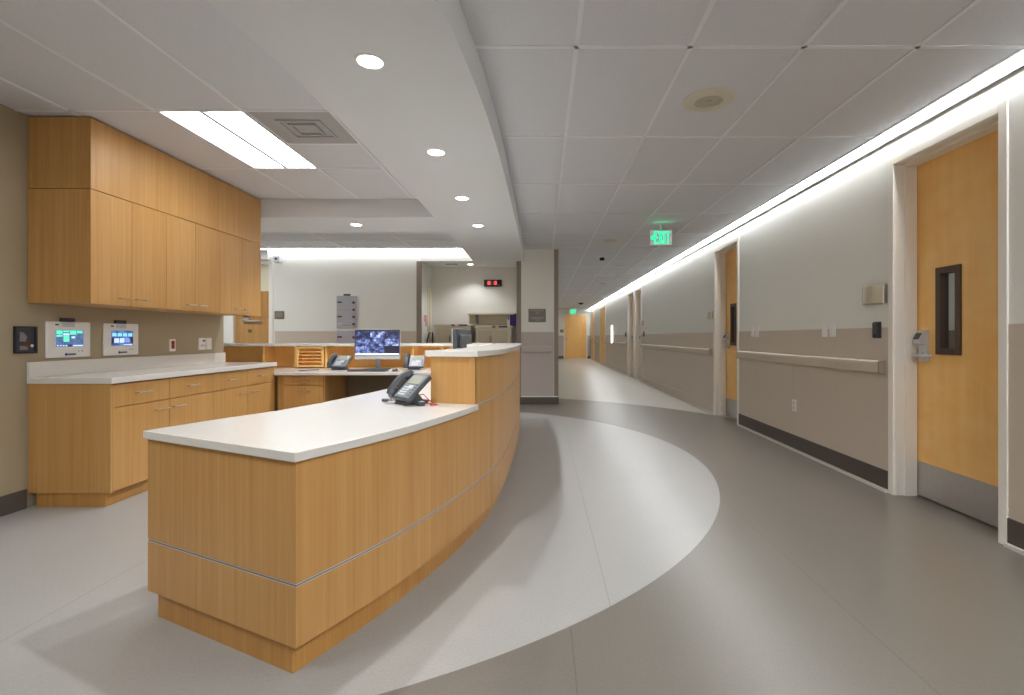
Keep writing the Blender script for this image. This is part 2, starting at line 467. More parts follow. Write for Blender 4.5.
# soffit over the desk (one plaster body: the curved band and the cross beam)
so = smooth(catmull([(-2.0, -2.6), (-1.52, -1.6), (-1.03, -.2), (-.68, 1.0), (-.435, 2.0), (-.372, 2.5), (-.335, 3.1), (-.315, 3.9), (-.308, 5.0), (-.308, 6.3), (-.312, 7.5), (-.325, 9.0)]), 4)
si = smooth(catmull([(-2.9, -2.6), (-2.42, -1.6), (-1.93, -.2), (-1.58, 1.0), (-1.36, 1.9), (-1.262, 3.0), (-1.236, 4.05), (-1.222, 4.9), (-1.22, 5.706)]), 4)
poly = [Vector((XFL, 5.706)), ] + [Vector((XFL, 6.53)), Vector((-1.22, 6.53)), Vector((-1.22, YB))] + list(reversed(so)) + si
sf = struct('ceiling_soffit', MB().prism([(p.x, p.y) for p in poly][::-1], HS, HC+.002), 'soffit')

# ------------------------------------------------------------------ doors on the right wall
def door(n, d0, d1, flush, label):
    r = thing('door_%d' % n, label, 'door', (XR, (d0+d1)/2, 0), 0, None, 'structure')
    lx = XR+.166 if not flush else XR+.02
    f = MB(); cw = .055
    for (a, c) in ((d0-cw, d0), (d1, d1+cw)):
        f.box(XR-.012, XR+.004, a, c, 0, OT+cw, bev=.002)
    f.box(XR-.012, XR+.004, d0, d1, OT, OT+cw, bev=.002)
    # reveal with a rebate and stop
    for s, e in ((d0, 1), (d1, -1)):
        a, c = sorted((s, s+e*.006)); f.box(XR, lx, a, c, 0, OT)
        if not flush:
            a, c = sorted((s, s+e*.02)); f.box(XR+.07, lx-.008, a, c, 0, OT)
    f.box(XR, lx, d0, d1, OT-.006, OT)
    if not flush: f.box(XR+.07, lx-.008, d0, d1, OT-.02, OT)
    obj('frame', f, 'frame', r, world=True)
    l0, l1 = d0+.008, d1-.008
    has_window = not flush
    if has_window:
        w0, w1 = d1-.20-.215, d1-.20
        wz0, wz1 = 1.075, 1.695
        lf = MB()
        lf.box(lx, lx+.045, l0, w0+.02, .012, OT-.01).box(lx, lx+.045, w1-.02, l1, .012, OT-.01)
        lf.box(lx, lx+.045, w0+.02, w1-.02, .012, wz0+.02).box(lx, lx+.045, w0+.02, w1-.02, wz1-.02, OT-.01)
        obj('leaf', lf, 'doorwood', r, world=True)
        v = MB(); b = .045
        v.box(lx-.014, lx+.05, w0, w0+b, wz0, wz1, bev=.003).box(lx-.014, lx+.05, w1-b, w1, wz0, wz1, bev=.003)
        v.box(lx-.014, lx+.05, w0+b, w1-b, wz0, wz0+b, bev=.003).box(lx-.014, lx+.05, w0+b, w1-b, wz1-b, wz1, bev=.003)
        vf = obj('window_frame', v, 'bronze', r, 'dark bronze window frame', world=True)
        obj('pane', B_(lx+.018, lx+.024, w0+b, w1-b, wz0+b, wz1-b), 'glass', vf, world=True)
    else:
        lf = MB(); mid = (l0+l1)/2
        lf.box(lx-.03, lx+.015, l0, mid-.002, .012, OT-.01); obj('leaf', lf, 'doorwood', r, world=True)
        lf = B_(lx-.03, lx+.015, mid+.002, l1, .012, OT-.01); obj('leaf', lf, 'doorwood', r, world=True)
        h = MB().box(lx-.045, lx-.03, mid-.12, mid-.06, 1.0, 1.2, bev=.004).tube([(lx-.06, mid-.09, 1.08), (lx-.075, mid-.09, 1.08), (lx-.075, mid-.2, 1.08)], .01)
        obj('door_handle', h, 'steel', r, world=True)
        return r
    obj('kick_plate', B_(lx-.003, lx+.001, l0+.01, l1-.01, .012, .267), 'steel', r, 'brushed metal kick plate', world=True)
    # card lockset: tall body, sloped reader head, lever
    ly = l1-.085
    k = MB()
    k.prism([(0, 0), (.028, 0), (.03, .12), (.07, .135), (.07, .16), (.045, .215), (.0, .235)], -.034, .034, bev=.003,
            mat=Matrix.Translation((lx, ly, 1.02)) @ Matrix(((-1, 0, 0, 0), (0, 0, 1, 0), (0, 1, 0, 0), (0, 0, 0, 1))))
    ls = obj('lockset', k, 'silver', r, world=True)
    obj('card_reader', MB().prism([(.0665, .165), (.0715, .163), (.0495, .21), (.0445, .208)], -.026, .026,
            mat=Matrix.Translation((lx-.004, ly, 1.02)) @ Matrix(((-1, 0, 0, 0), (0, 0, 1, 0), (0, 1, 0, 0), (0, 0, 0, 1)))), 'darkgrey', ls, world=True)
    lv = MB().lathe([(0, 0), (.022, 0), (.022, .012), (.014, .02), (.012, .05), (0, .05)], 16, Matrix.Translation((lx-.026, ly, 1.065)) @ Matrix.Rotation(-PI/2, 4, 'Y'))
    lv.box(lx-.084, lx-.066, ly-.15, ly+.016, 1.054, 1.076, bev=.007)
    obj('lever', lv, 'silver', r, smooth=True, world=True)
    st = MB()
    for yy in (d0+.10, d0+.135):
        st.lathe([(0, 0), (.012, 0), (.01, .02), (0, .02)], 12, Matrix.Translation((lx-.01, yy, OT-.045)) @ Matrix.Rotation(-PI/2, 4, 'Y'))
    obj('door_stop', st, 'steel', r, world=True)
    return r
LBL = ['orange maple door nearest the camera with dark vision window and metal kick plate',
       'second maple door along the right wall, seen at a steep angle beyond the handrail',
       'recessed doorway in white frame, nearer of the adjoining pair mid-corridor',
       'recessed doorway in white frame, farther of the adjoining pair mid-corridor',
       'flush wooden double door beyond the lit wall sconce',
       'flush wooden double door closest to the corridor end on the right wall']
for i, (a, c, fl) in enumerate(DOORS): door(i+1, a, c, fl, LBL[i])
# corridor end door
r = thing('door_7', 'wide wooden door closing the far end of the corridor', 'door', (1.86, YEND, 0), 0, None, 'structure')
f = MB().box(1.20, 1.26, YEND-.02, YEND, 0, 2.46).box(2.46, 2.52, YEND-.02, YEND, 0, 2.46).box(1.26, 2.46, YEND-.02, YEND, 2.40, 2.46)
obj('frame', f, 'frame', r, world=True)
obj('leaf', MB().box(1.265, 2.455, YEND-.012, YEND, .02, 2.395), 'doorwood', r, world=True)
obj('door_handle', MB().box(1.30, 1.37, YEND-.03, YEND-.012, 1.0, 1.2, bev=.004).tube([(1.33, YEND-.03, 1.08), (1.33, YEND-.06, 1.08), (1.47, YEND-.06, 1.08)], .012), 'steel', r, world=True)
# staff door in the back wall at left
r = thing('door_8', 'wooden door with lever and closer behind the wall cabinets', 'door', (-5.15, YB, 0), 0, None, 'structure')
f = MB().box(-4.86, -4.79, YB-.02, YB+.15, 0, 2.56, bev=.003).box(-5.56, -5.49, YB-.02, YB+.15, 0, 2.56, bev=.003).box(-5.49, -4.86, YB-.02, YB+.15, 2.50, 2.56)
obj('frame', f, 'frame', r, world=True)
obj('leaf', MB().box(-5.49, -4.86, YB+.06, YB+.105, .01, 2.02).box(-5.49, -5.42, YB+.06, YB+.105, 2.02, 2.50), 'veneer', r, world=True)
obj('pale_upper_panel', B_(-5.42, -4.86, YB+.065, YB+.095, 2.02, 2.50), 'creamframe', r, 'pale upper panel', world=True)  # pale area at the top of the doorway
obj('darker_band', B_(-5.45, -4.86, YB+.045, YB+.06, 1.55, 2.02), 'veneer_kick', r, 'darker wood band', world=True)  # darker band across the upper leaf
dh = MB().box(-5.36, -5.24, YB+.045, YB+.06, 1.50, 1.62, bev=.01).box(-5.34, -5.02, YB-.0, YB+.022, 1.47, 1.50, bev=.008).box(-5.34, -5.30, YB+.0, YB+.06, 1.47, 1.50)
obj('door_handle', dh, 'steel', r, world=True)
obj('deadbolt', MB().lathe([(0, 0), (.035, 0), (.03, .02), (0, .02)], 16, Matrix.Translation((-5.24, YB+.06, 1.31)) @ Matrix.Rotation(PI/2, 4, 'X')), 'brownplate', r, world=True)
obj('door_closer', MB().box(-5.15, -4.82, YB-.12, YB-.02, 2.56, 2.74, bev=.01).box(-5.25, -4.9, YB-.07, YB-.05, 2.49, 2.51), 'steel', r, world=True)

# ------------------------------------------------------------------ reception desk
key = [(-.858, 1.76), (-.645, 2.19), (-.494, 2.63), (-.409, 2.93), (-.332, 3.27), (-.293, 3.58), (-.272, 3.95), (-.260, 4.6), (-.258, 5.4), (-.272, 6.1), (-.300, 6.82)]
PATH = smooth(catmull(key), 5)
A = PATH[0]; Bp = Vector((-1.69, 2.165)); U = (Bp-A).normalized(); N = Vector((U.y, -U.x))      # U along the end, N = its right
if N.y > 0: N = -N                                   # towards the camera
CT = .802; CB = .768; TT = 1.118; TB = 1.082
BS = 2.985                                           # where the raised counter begins
desk = thing('reception_desk', 'curved maple reception desk with toe kick and thin metal reveal strips', 'reception desk', (-.9, 3.2, 0))
def end_band(d0, d1, in0=0.0, in1=0.0):
    a = A-U*0; p = [A+N*d0+U*in0, Bp+N*d0-U*in1, Bp+N*d1-U*in1, A+N*d1+U*in0]
    return p
inn = lambda d: offset(PATH, -d)
ys = 3.285
def corner(d):
    """corner of end face and curved side, both moved in by d"""
    t0 = (PATH[1]-PATH[0]).normalized(); n0 = Vector((t0.y, -t0.x))
    p1 = A-n0*d; p2 = A-N*d
    # intersect p1+t*t0 with p2+s*U
    den = t0.x*U.y-t0.y*U.x
    t = ((p2.x-p1.x)*U.y-(p2.y-p1.y)*U.x)/den
    return p1+t*t0
def side_path(d):
    q = offset(PATH, -d); c = corner(d)
    return [c]+[p for p in q[1:] if p.y > c.y+.01]
def side_poly(d0, d1, y0=None, y1=None):
    o, i = side_path(d0), side_path(d1)
    if y0: o, i = from_y(o, y0), from_y(i, y0+.0)
    if y1: o, i = upto_y(o, y1), upto_y(i, y1)
    return [tuple(p) for p in band(o, i)]
def end_poly(d0, d1, cut=0.0):
    return [tuple(p) for p in (corner(d0), Bp-N*d0-U*cut, Bp-N*d1-U*cut, corner(d1))]
def corner2(ds, de):
    t0 = (PATH[1]-PATH[0]).normalized(); n0 = Vector((t0.y, -t0.x))
    p1 = A-n0*ds; p2 = A-N*de
    den = t0.x*U.y-t0.y*U.x
    return p1+t0*(((p2.x-p1.x)*U.y-(p2.y-p1.y)*U.x)/den)
toe_end = [tuple(p) for p in (corner2(.046, .022), Bp-N*.022-U*.035, Bp-N*.05-U*.035, corner2(.046, .05))]
toe_side = [tuple(p) for p in band([corner2(.046, .05)]+[p for p in side_path(.046)[1:] if p.y > 1.9], [corner2(.074, .05)]+[p for p in side_path(.074)[1:] if p.y > 1.92])]
SB0, SB1 = .324, .338
def desk_part(name, polys, mat, label=None, bev=0):
    mb = MB()
    for poly, z0, z1 in polys: mb.prism(poly, z0, z1, bev)
    return obj(name, mb, mat, desk, label, world=True)
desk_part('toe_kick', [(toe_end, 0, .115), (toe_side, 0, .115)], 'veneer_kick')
desk_part('end_panel', [(end_poly(0, .03), .113, SB0)], 'veneer'); desk_part('end_panel', [(end_poly(0, .03), SB1, CB)], 'veneer')
g_ = .008
for y0, y1, top in ((None, ys-g_, CB), (ys+g_, None, .786)):
    desk_part('side_panel', [(side_poly(0, .03, y0, y1), .113, SB0)], 'veneer')
desk_part('side_panel', [(side_poly(0, .03, None, BS), SB1, CB)], 'veneer')
desk_part('side_panel', [(side_poly(0, .03, BS, ys-g_), SB1, .786)], 'veneer')
desk_part('side_panel', [(side_poly(0, .03, ys+g_, None), SB1, .786)], 'veneer')
desk_part('side_panel', [(side_poly(0, .03, BS, None), .800, TB)], 'veneer')
desk_part('seam_strip', [(side_poly(.006, .028, ys-.012, ys+.012), .12, .78)], 'groove', 'thin dark vertical seam')
# raised box: its end, its inner face
o = from_y(side_path(0.0), BS); i2 = inn(.285)
st = o[0]; tdir = (o[1]-o[0]).normalized(); nrm = Vector((tdir.y, -tdir.x))
pin = st-nrm*.285
desk_part('box_end', [([tuple(st+tdir*.0), tuple(st+tdir*.022), tuple(pin+tdir*.022), tuple(pin)], CT, TB)], 'veneer')
ii = [pin+tdir*.022]+from_y(i2, pin.y+.06)
io = [p for p in offset(ii, .02)]
desk_part('box_inner_panel', [([tuple(p) for p in band(io, ii)], CT, TB)], 'veneer')
e = PATH[-1]
desk_part('far_end_panel', [([(e.x, e.y-.03), (e.x, e.y), (-.60, e.y), (-.60, e.y-.03)], .0, TB)], 'veneer')
for z0, z1, kind in ((SB0, SB1, 0), (.786, .800, 1)):
    polys = [(side_poly(.003, .03, None if not kind else BS), z0, z1)]
    if not kind: polys.append((end_poly(.003, .03), z0, z1))
    s_ = desk_part('reveal_strip', polys, 'alu', 'thin aluminium reveal strip')
    polys = [(side_poly(.0022, .004, None if not kind else BS), z0+.004, z1-.006)]
    if not kind: polys.append((end_poly(.0022, .004), z0+.004, z1-.006))
    mb = MB()
    for p, a_, b_ in polys: mb.prism(p, a_, b_)
    obj('groove', mb, 'groove', s_, world=True)
desk_part('foot_plate', [([tuple(Bp-N*.045+U*.012), tuple(Bp-N*.045-U*.034), tuple(Bp-N*.16-U*.034), tuple(Bp-N*.16+U*.012)], 0, .113)], 'base_pale', 'pale end of the plinth')
# inner support panels
desk_part('support_panel', [([tuple(Bp-N*.03), tuple(Bp-N*.45), tuple(Bp-N*.45-U*.03), tuple(Bp-N*.03-U*.03)], .113, CB)], 'veneer')
# lower worktop
oc = side_path(-.02)
oc0 = corner(-.02); ol = Bp+N*.02-U*.006
lower = [tuple(ol)]+[tuple(p) for p in upto_y(oc, BS-.002)]
lower += [tuple(st+nrm*.02-tdir*.001), tuple(pin-tdir*.001-nrm*.02)]
i3 = offset(PATH, -.306)
lower += [tuple(p) for p in from_y(i3, pin.y+.07) if p.y < 5.66]
lower += [(-.58, 5.70), (-1.12, 5.70), (-1.14, 4.6), (-1.178, 3.964), (-1.23, 3.6), (-1.284, 3.33), (-1.335, 3.05), (-1.43, 2.738), (-1.575, 2.44)]
obj('worktop', MB().prism(lower, CB, CT, bev=.003), 'quartz', desk, 'glossy white quartz worktop', world=True)
to = from_y(offset(PATH, .022), BS-.02); ti = offset(PATH, -.31)
tst = to[0]; tin = tst-nrm*.335
tpoly = [tuple(p) for p in to]+[(e.x+.02, e.y+.03), (-.62, e.y+.03)]+[tuple(p) for p in reversed([q for q in from_y(ti, tin.y+.05)])]+[tuple(tin)]
obj('transaction_top', MB().prism(tpoly, TB, TT, bev=.003), 'quartz', desk, 'raised white transaction counter', world=True)

# rear desk run inside the station
rw = thing('rear_desk', 'straight rear work surface carrying the camera monitor and two phones', 'desk', (-2.4, 6.1, 0))
obj('worktop', MB().prism([(-4.3, 5.76), (-3.03, 5.76), (-3.03, 5.70), (-1.122, 5.70), (-.585, 5.702), (-.585, 6.5), (-4.3, 6.5)], CB, CT, bev=.003), 'quartz', rw, 'white quartz work surface', world=True)
obj('back_panel', B_(-2.49, -.75, 6.44, 6.47, 0, CB), 'kneespace', rw, 'dull brown knee space panel', world=True)
obj('support_panel', B_(-.78, -.75, 5.9, 6.44, 0, CB), 'veneer', rw, world=True)
cu = thing('cubby_shelf', 'long maple cubby unit with white top behind the camera monitor', 'shelf', (-2.4, 6.65, 0))
obj('back_panel', B_(-4.3, -.62, 6.76, 6.785, 0, TB-.001), 'doorwood', cu, world=True)  # brighter wood on back and dividers imitates strong light in the cubbies
obj('bottom_panel', B_(-4.3, -.62, 6.502, 6.76, CT-.02, CT+.003), 'veneer', cu, world=True)
for x in (-4.29, -3.586, -3.179, -2.78, -1.664, -1.294, -.64):
    obj('divider', B_(x-.011, x+.011, 6.5, 6.76, CT+.004, TB-.001), 'doorwood', cu, world=True)
obj('top', MB().box(-4.32, -.625, 6.47, 6.85, TB, TT, bev=.003), 'quartz', cu, 'white quartz shelf top', world=True)
# file pedestal under the rear worktop
def pull(mb, cx, cz, y, w=.1, drop=.0):
    """wire pull standing off a front that faces -y at y"""
    mb.tube([(cx-w/2, y, cz), (cx-w/2, y-.028, cz), (cx+w/2, y-.028, cz), (cx+w/2, y, cz)], .0045, 6)
pd = thing('file_pedestal', 'maple file pedestal with two drawers under the rear work surface', 'drawer pedestal', (-2.73, 5.76, 0))
obj('body', MB().box(-3.03, -2.49, 5.79, 6.43, .1, CB-.002).box(-3.03, -2.49, 5.85, 6.43, 0, .1), 'veneer', pd, world=True)
for z0, z1, hz in ((.655, .762, .70), (.105, .648, .575)):
    d = obj('drawer', B_(-2.955, -2.50, 5.77, 5.789, z0, z1, bev=.002), 'veneer', pd, world=True)
    h = MB(); pull(h, -2.73, hz, 5.77, .13); obj('handle', h, 'satin', d, world=True)
# stacked-tray organiser in the third cubby
og = thing('tray_organizer', 'small maple sorter with five open trays fitted in the cubby left of the phone', 'organizer', (-2.98, 6.6, CT+.012))
ox0, ox1 = -3.155, -2.805
obj('case', MB().box(ox0, ox0+.028, 6.485, 6.75, CT+.013, TB-.006).box(ox1-.028, ox1, 6.485, 6.75, CT+.013, TB-.006).box(ox0+.028, ox1-.028, 6.485, 6.75, TB-.032, TB-.006).box(ox0+.028, ox1-.028, 6.485, 6.75, CT+.013, CT+.036).box(ox0+.028, ox1-.028, 6.56, 6.575, CT+.036, TB-.032), 'doorwood', og, world=True)
for k in range(4):
    z = CT+.036+(k+1)*.0425
    obj('tray', B_(ox0+.028, ox1-.028, 6.487, 6.56, z-.006, z+.008), 'doorwood', og, world=True)

# ------------------------------------------------------------------ left cabinets
YC0, YC1 = 3.555, 5.74; XF = -3.037; XU = -3.175; CD = .871
def front_pull(mb, y, z, x, w=.1):
    mb.tube([(x, y-w/2, z), (x+.028, y-w/2, z), (x+.028, y+w/2, z), (x, y+w/2, z)], .0045, 6)
mods = [3.575, 4.114, 4.662, 5.213, 5.735]
for u in range(2):
    y0, y1 = mods[2*u], mods[2*u+2]
    lb = ('maple base cabinet nearer the camera with exposed end, two drawers over two doors', 'maple base cabinet farther along, beside the rear desk, two drawers over two doors')[u]
    c = thing('base_cabinet', lb, 'cabinet', ((XL+XF)/2, (y0+y1)/2, 0), group='base cabinets under the left counter')
    ya = YC0 if u == 0 else y0
    obj('body', MB().box(XL+.004, XF-.021, ya+.018, y1, .1, CD-.001).box(XL+.004, XF-.0, ya, ya+.018, .1, CD-.001) if u == 0 else MB().box(XL+.004, XF-.021, ya, y1, .1, CD-.001), 'veneer', c, world=True)
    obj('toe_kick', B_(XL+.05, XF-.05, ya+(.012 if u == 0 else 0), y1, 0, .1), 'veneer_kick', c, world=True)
    for k in range(2):
        a, b = mods[2*u+k]+(.004 if not (u == 0 and k == 0) else .002), mods[2*u+k+1]-.0015
        d = obj('drawer', B_(XF-.02, XF, a, b, .70, CD-.012, bev=.0015), 'veneer', c, world=True)
        h = MB(); front_pull(h, (a+b)/2-.005, .785, XF, .13); obj('handle', h, 'satin', d, world=True)
        d = obj('door', B_(XF-.02, XF, a, b, .105, .694, bev=.0015), 'veneer', c, world=True)
        h = MB(); front_pull(h, b-.09 if k == 0 else a+.09, .63, XF, .13); obj('handle', h, 'satin', d, world=True)
wt = thing('counter_top', 'long white quartz counter with backsplash on the left base cabinets', 'countertop', ((XL+XF)/2, 4.6, CD))
obj('slab', B_(XL+.003, XF+.02, YC0-.012, YC1+.012, CD, .913, bev=.003), 'quartz', wt, world=True)
obj('backsplash', B_(XL+.003, XL+.024, YC0-.012, YC1-.002, .913, 1.024, bev=.002), 'quartz', wt, world=True)
um = [3.552+.3585*k for k in range(7)]
for u in range(3):
    y0, y1 = um[2*u], um[2*u+2]
    lb = ('maple wall cabinet with two doors nearest the camera, its end panel in view', 'middle of the three two-door maple wall cabinets', 'maple wall cabinet with two doors at the far end of the run')[u]
    c = thing('wall_cabinet', lb, 'cabinet', ((XL+XU)/2, (y0+y1)/2, 1.44), group='wall cabinets above the left counter')
    ya = y0+(0 if u == 0 else .0)
    bb = MB().box(XL+.004, XU-.021, ya, y1-.0005, 1.44, 2.242)
    if u == 0: bb = MB().box(XL+.004, XU-.021, ya, y1-.0005, 1.44, 2.242)
    obj('body', bb, 'veneer', c, world=True)
    for k in range(2):
        a, b = um[2*u+k]+.0015, um[2*u+k+1]-.0015
        d = obj('door', B_(XU-.02, XU, a, b, 1.437, 2.242, bev=.0015), 'veneer', c, world=True)
        h = MB(); front_pull(h, b-.075 if k == 0 else a+.075, 1.49, XU, .1); obj('handle', h, 'satin', d, world=True)
fp = thing('cabinet_fascia', 'tall maple filler panel closing the wall cabinets to the ceiling', 'panel', ((XL+XU)/2, 4.6, 2.245))
obj('front_panel', B_(XU-.021, XU, 3.553, 5.70, 2.247, HC-.012), 'veneer', fp, world=True)
obj('end_panel', B_(XL+.004, XU-.0215, 3.553, 3.573, 2.247, HC-.012), 'veneer', fp, world=True)
obj('far_end_panel', B_(XL+.004, XU-.0215, 5.68, 5.70, 2.247, HC-.012), 'veneer', fp, world=True)

# ------------------------------------------------------------------ phones
def phone(label, loc, rz, face='darkgrey', cord=False, scale=1.0, plate='midgrey'):
    t = thing('desk_phone', label, 'telephone', loc, rz, 'desk phones at the nurses station')
    W, D, H = .122, .145, .162
    a = math.atan2(H-.03, D)
    R = Matrix.Translation((0, -D/2, .032)) @ Matrix.Rotation(a, 4, 'X')
    L = math.hypot(D, H-.03)
    obj('body', MB().box(-W, W, 0, L, -.016, .012, bev=.006, mat=R), face, t, smooth=True)
    st = MB().prism([(-.085+.0, .0), (.06, 0), (.075, .02), (.03, .028), (-.02, .09), (-.04, .075)], -.07, .07, bev=.003,
                    mat=Matrix(((0, 0, 1, 0), (1, 0, 0, .02), (0, 1, 0, 0), (0, 0, 0, 1))))
    obj('stand', st, face, t)
    fp_ = obj('face_plate', MB().box(-W+.07, W-.006, .008, L-.008, .010, .016, bev=.003, mat=R), plate, t)
    lf = MB().box(-W+.1, W-.02, L-.085, L-.022, .014, .019, bev=.002, mat=R)
    obj('display', lf, 'lcd', fp_)
    for r_ in range(4):
        for c_ in range(3):
            x = -W+.098+c_*.027; y_ = .024+r_*.018
            obj('button', MB().box(x, x+.02, y_, y_+.011, .014, .019, bev=.002, mat=R), 'key', fp_)
    obj('navigation_pad', MB().box(W-.098+.0, W-.05, L-.122, L-.096, .014, .021, bev=.004, mat=R), 'key', fp_)
    sk = MB()
    for r_ in range(5): sk.box(W-.032, W-.014, .022+r_*.02, .033+r_*.02, .014, .018, bev=.001, mat=R)
    obj('side_buttons', sk, 'darkgrey', fp_)
    # handset: arched bar with two cups lying in the cradle on the left
    hx = -W+.034
    arch = [(hx, .004, .026), (hx, .03, .040), (hx, .075, .048), (hx, .13, .048), (hx, L-.03, .040), (hx, L+.004, .026)]
    h = MB()
    path = [Vector(p) for p in arch]
    n = 14; pts = catmull([(p.y, p.z) for p in path], 4)
    prof = []
    for i, p in enumerate(pts):
        tt = i/(len(pts)-1); ww = .026 if (tt < .22 or tt > .78) else .02
        prof.append((p.x, p.y, ww))
    b = h.bm; rings = []
    for (yy, zz, ww) in prof:
        th = .013
        rings.append([b.verts.new(R @ Vector((hx+sx*ww, yy, zz+sz*th))) for sx, sz in ((-1, -.6), (-.7, 1), (.7, 1), (1, -.6), (.6, -1), (-.6, -1))])
    fs = [b.faces.new(rings[0]), b.faces.new(rings[-1])]
    for q, w_ in zip(rings, rings[1:]):
        for k in range(6): fs.append(b.faces.new((q[k], q[(k+1) % 6], w_[(k+1) % 6], w_[k])))
    for cy in (.03, L-.025):
        h.lathe([(0, -.004), (.024, -.004), (.027, .012), (.02, .03), (0, .03)], 14, R @ Matrix.Translation((hx, cy, .014)))
    bmesh.ops.recalc_face_normals(b, faces=b.faces)
    hs = obj('handset', h, face, t, smooth=True)
    obj('cradle', MB().box(hx-.03, hx+.03, .01, L-.006, .010, .015, bev=.002, mat=R), 'black', t)
    if cord:
        pts = []
        for i in range(140):
            u = i/139; ang = u*2*PI*26
            cx = -.14-.055*math.sin(u*PI)-.01*u; cy = -.07+.10*u-.05*math.sin(u*PI)
            pts.append((cx+.0065*math.cos(ang), cy, .0095+.0065*math.sin(ang)))
        obj('coiled_cord', MB().tube(pts, .0024, 5), face, t)
        obj('network_cable', MB().tube([tuple(p)+() for p in [(.03, .05, .02), (.07, .055, .010), (.10, .045, .006), (.13, .06, .006), (.17, .05, .006), (.20, .07, .006)]], .0035, 6), 'redcable', t, 'red network cable')
        obj('line_cable', MB().tube([(.02, .05, .05), (.05, .065, .055), (.09, .06, .04), (.13, .08, .006), (.17, .075, .006)], .003, 6), 'redcable', t, 'red line cable')
        obj('power_adapter', MB().box(.10, .15, -.02, .02, 0, .026, bev=.006), 'darkgrey', t)
    return t
p0 = (-.80, 3.17, CT)
phone('dark grey desk phone with coiled cord on the curved front worktop', (-.79, 3.015, CT+.001), math.radians(-47), cord=True)
phone('dark grey desk phone left of the camera monitor on the rear desk', (-2.455, 6.12, CT+.001), math.radians(-10))
phone('desk phone with face painted pale as if lit right of the camera monitor on the rear desk', (-1.55, 6.13, CT+.001), math.radians(6), plate='litplate')

# ------------------------------------------------------------------ camera monitor with keyboard and mouse
mt = thing('monitor', 'wide flat monitor showing nine blue camera views on the rear desk', 'monitor', (-2.02, 6.2, CT+.001), math.radians(4))
W, Hh = .545, .365
zb = .125
R = Matrix.Translation((0, -.02, zb)) @ Matrix.Rotation(math.radians(-4), 4, 'X')
obj('housing', MB().box(-W/2, W/2, 0, .03, 0, Hh, bev=.004, mat=R), 'silver', mt)
sc_ = obj('screen', MB().box(-W/2+.003, W/2-.003, -.002, .0, .05, Hh-.003, mat=R), 'g_dark', mt)
cols = ['cctv', 'cctv', 'g_dark', 'cctv', 'cctv', 'cctv', 'cctv', 'cctv', 'cctv']
tw = (W-.036)/3; th = (Hh-.108)/3
for r_ in range(3):
    for c_ in range(3):
        x = -W/2+.013+c_*(tw+.005); z = .074+r_*(th+.005)
        obj('camera_view', MB().box(x, x+tw, -.003, -.001, z, z+th, mat=R), ('cctv_b', 'cctv', 'g_dark', 'cctv', 'cctv', 'cctv_b', 'cctv_d', 'cctv_b', 'cctv_d')[r_*3+c_], sc_)
obj('task_bar', MB().box(-W/2+.01, W/2-.01, -.003, -.001, .054, .07, mat=R), 'g_white', sc_)
obj('stand', MB().box(-.025, .025, .01, .035, .012, .2, bev=.004).box(-.06, .06, .012, .03, .16, .24, bev=.004), 'midgrey', mt)
obj('base_plate', MB().box(-.14, .14, -.09, .11, 0, .012, bev=.004), 'darkgrey', mt)
kb = thing('keyboard', 'slim dark keyboard in front of the camera monitor', 'keyboard', (-2.02, 5.86, CT+.001))
obj('case', MB().box(-.22, .22, -.06, .07, 0, .016, bev=.004), 'darkgrey', kb)
km = MB()
for r_ in range(5):
    for c_ in range(14): km.box(-.21+c_*.03, -.21+c_*.03+.025, -.05+r_*.022, -.05+r_*.022+.018, .016, .021)
obj('keys', km, 'black', kb)
ms = thing('computer_mouse', 'dark mouse right of the keyboard on the rear desk', 'mouse', (-1.71, 5.87, CT+.001))
obj('body', MB().lathe([(.0, 0), (.032, 0), (.034, .008), (.026, .024), (.012, .032), (0, .033)], 18, Matrix.Diagonal((.95, 1.6, 1, 1))), 'black', ms, smooth=True)
obj('scroll_wheel', MB().lathe([(0, -.003), (.008, -.003), (.008, .003), (0, .003)], 12, Matrix.Translation((0, -.026, .024)) @ Matrix.Rotation(PI/2, 4, 'Y')), 'midgrey', ms)
pn = thing('handset_cord', 'short dark cord lying on the rear desk left of the phone', 'cord', (-2.78, 5.95, CT+.001))
obj('cord', MB().tube([(-.07, -.03, .006), (-.03, -.035, .006), (.02, -.01, .006), (.07, .06, .006), (.1, .12, .006)], .006, 8), 'darkgrey', pn)

# second monitor on the front desk, seen from behind, and the clear holder by it
m2 = thing('monitor', 'dark monitor seen from its back edge behind the raised front counter', 'monitor', (-.82, 5.12, CT+.001), math.radians(-98))
obj('housing', MB().box(-.27, .27, 0, .035, .13, .475, bev=.004).box(-.18, .18, .035, .06, .19, .42, bev=.012), 'darkgrey', m2)
obj('bezel', MB().box(-.272, .272, -.008, 0, .128, .477, bev=.002), 'silver', m2)
obj('screen', B_(-.26, .26, -.0095, -.008, .145, .465), 'photo_dark', m2)
obj('stand', MB().box(-.03, .03, .03, .075, .01, .25, bev=.005), 'black', m2)
obj('base_plate', MB().box(-.13, .13, -.06, .13, 0, .012, bev=.004), 'black', m2)
ah = thing('brochure_holder', 'clear acrylic holder behind the raised counter beside the dark monitor', 'holder', (-.665, 4.75, CT+.001), math.radians(-6))
obj('back', MB().box(-.05, .05, .03, .034, 0, .35), 'acrylic', ah)
obj('pocket', MB().box(-.05, .05, -.01, -.006, 0, .30).box(-.05, -.046, -.006, .03, 0, .30).box(.046, .05, -.006, .03, 0, .30), 'acrylic', ah)
obj('leaflets', MB().box(-.044, .044, 0, .022, .004, .33), 'paper', ah)

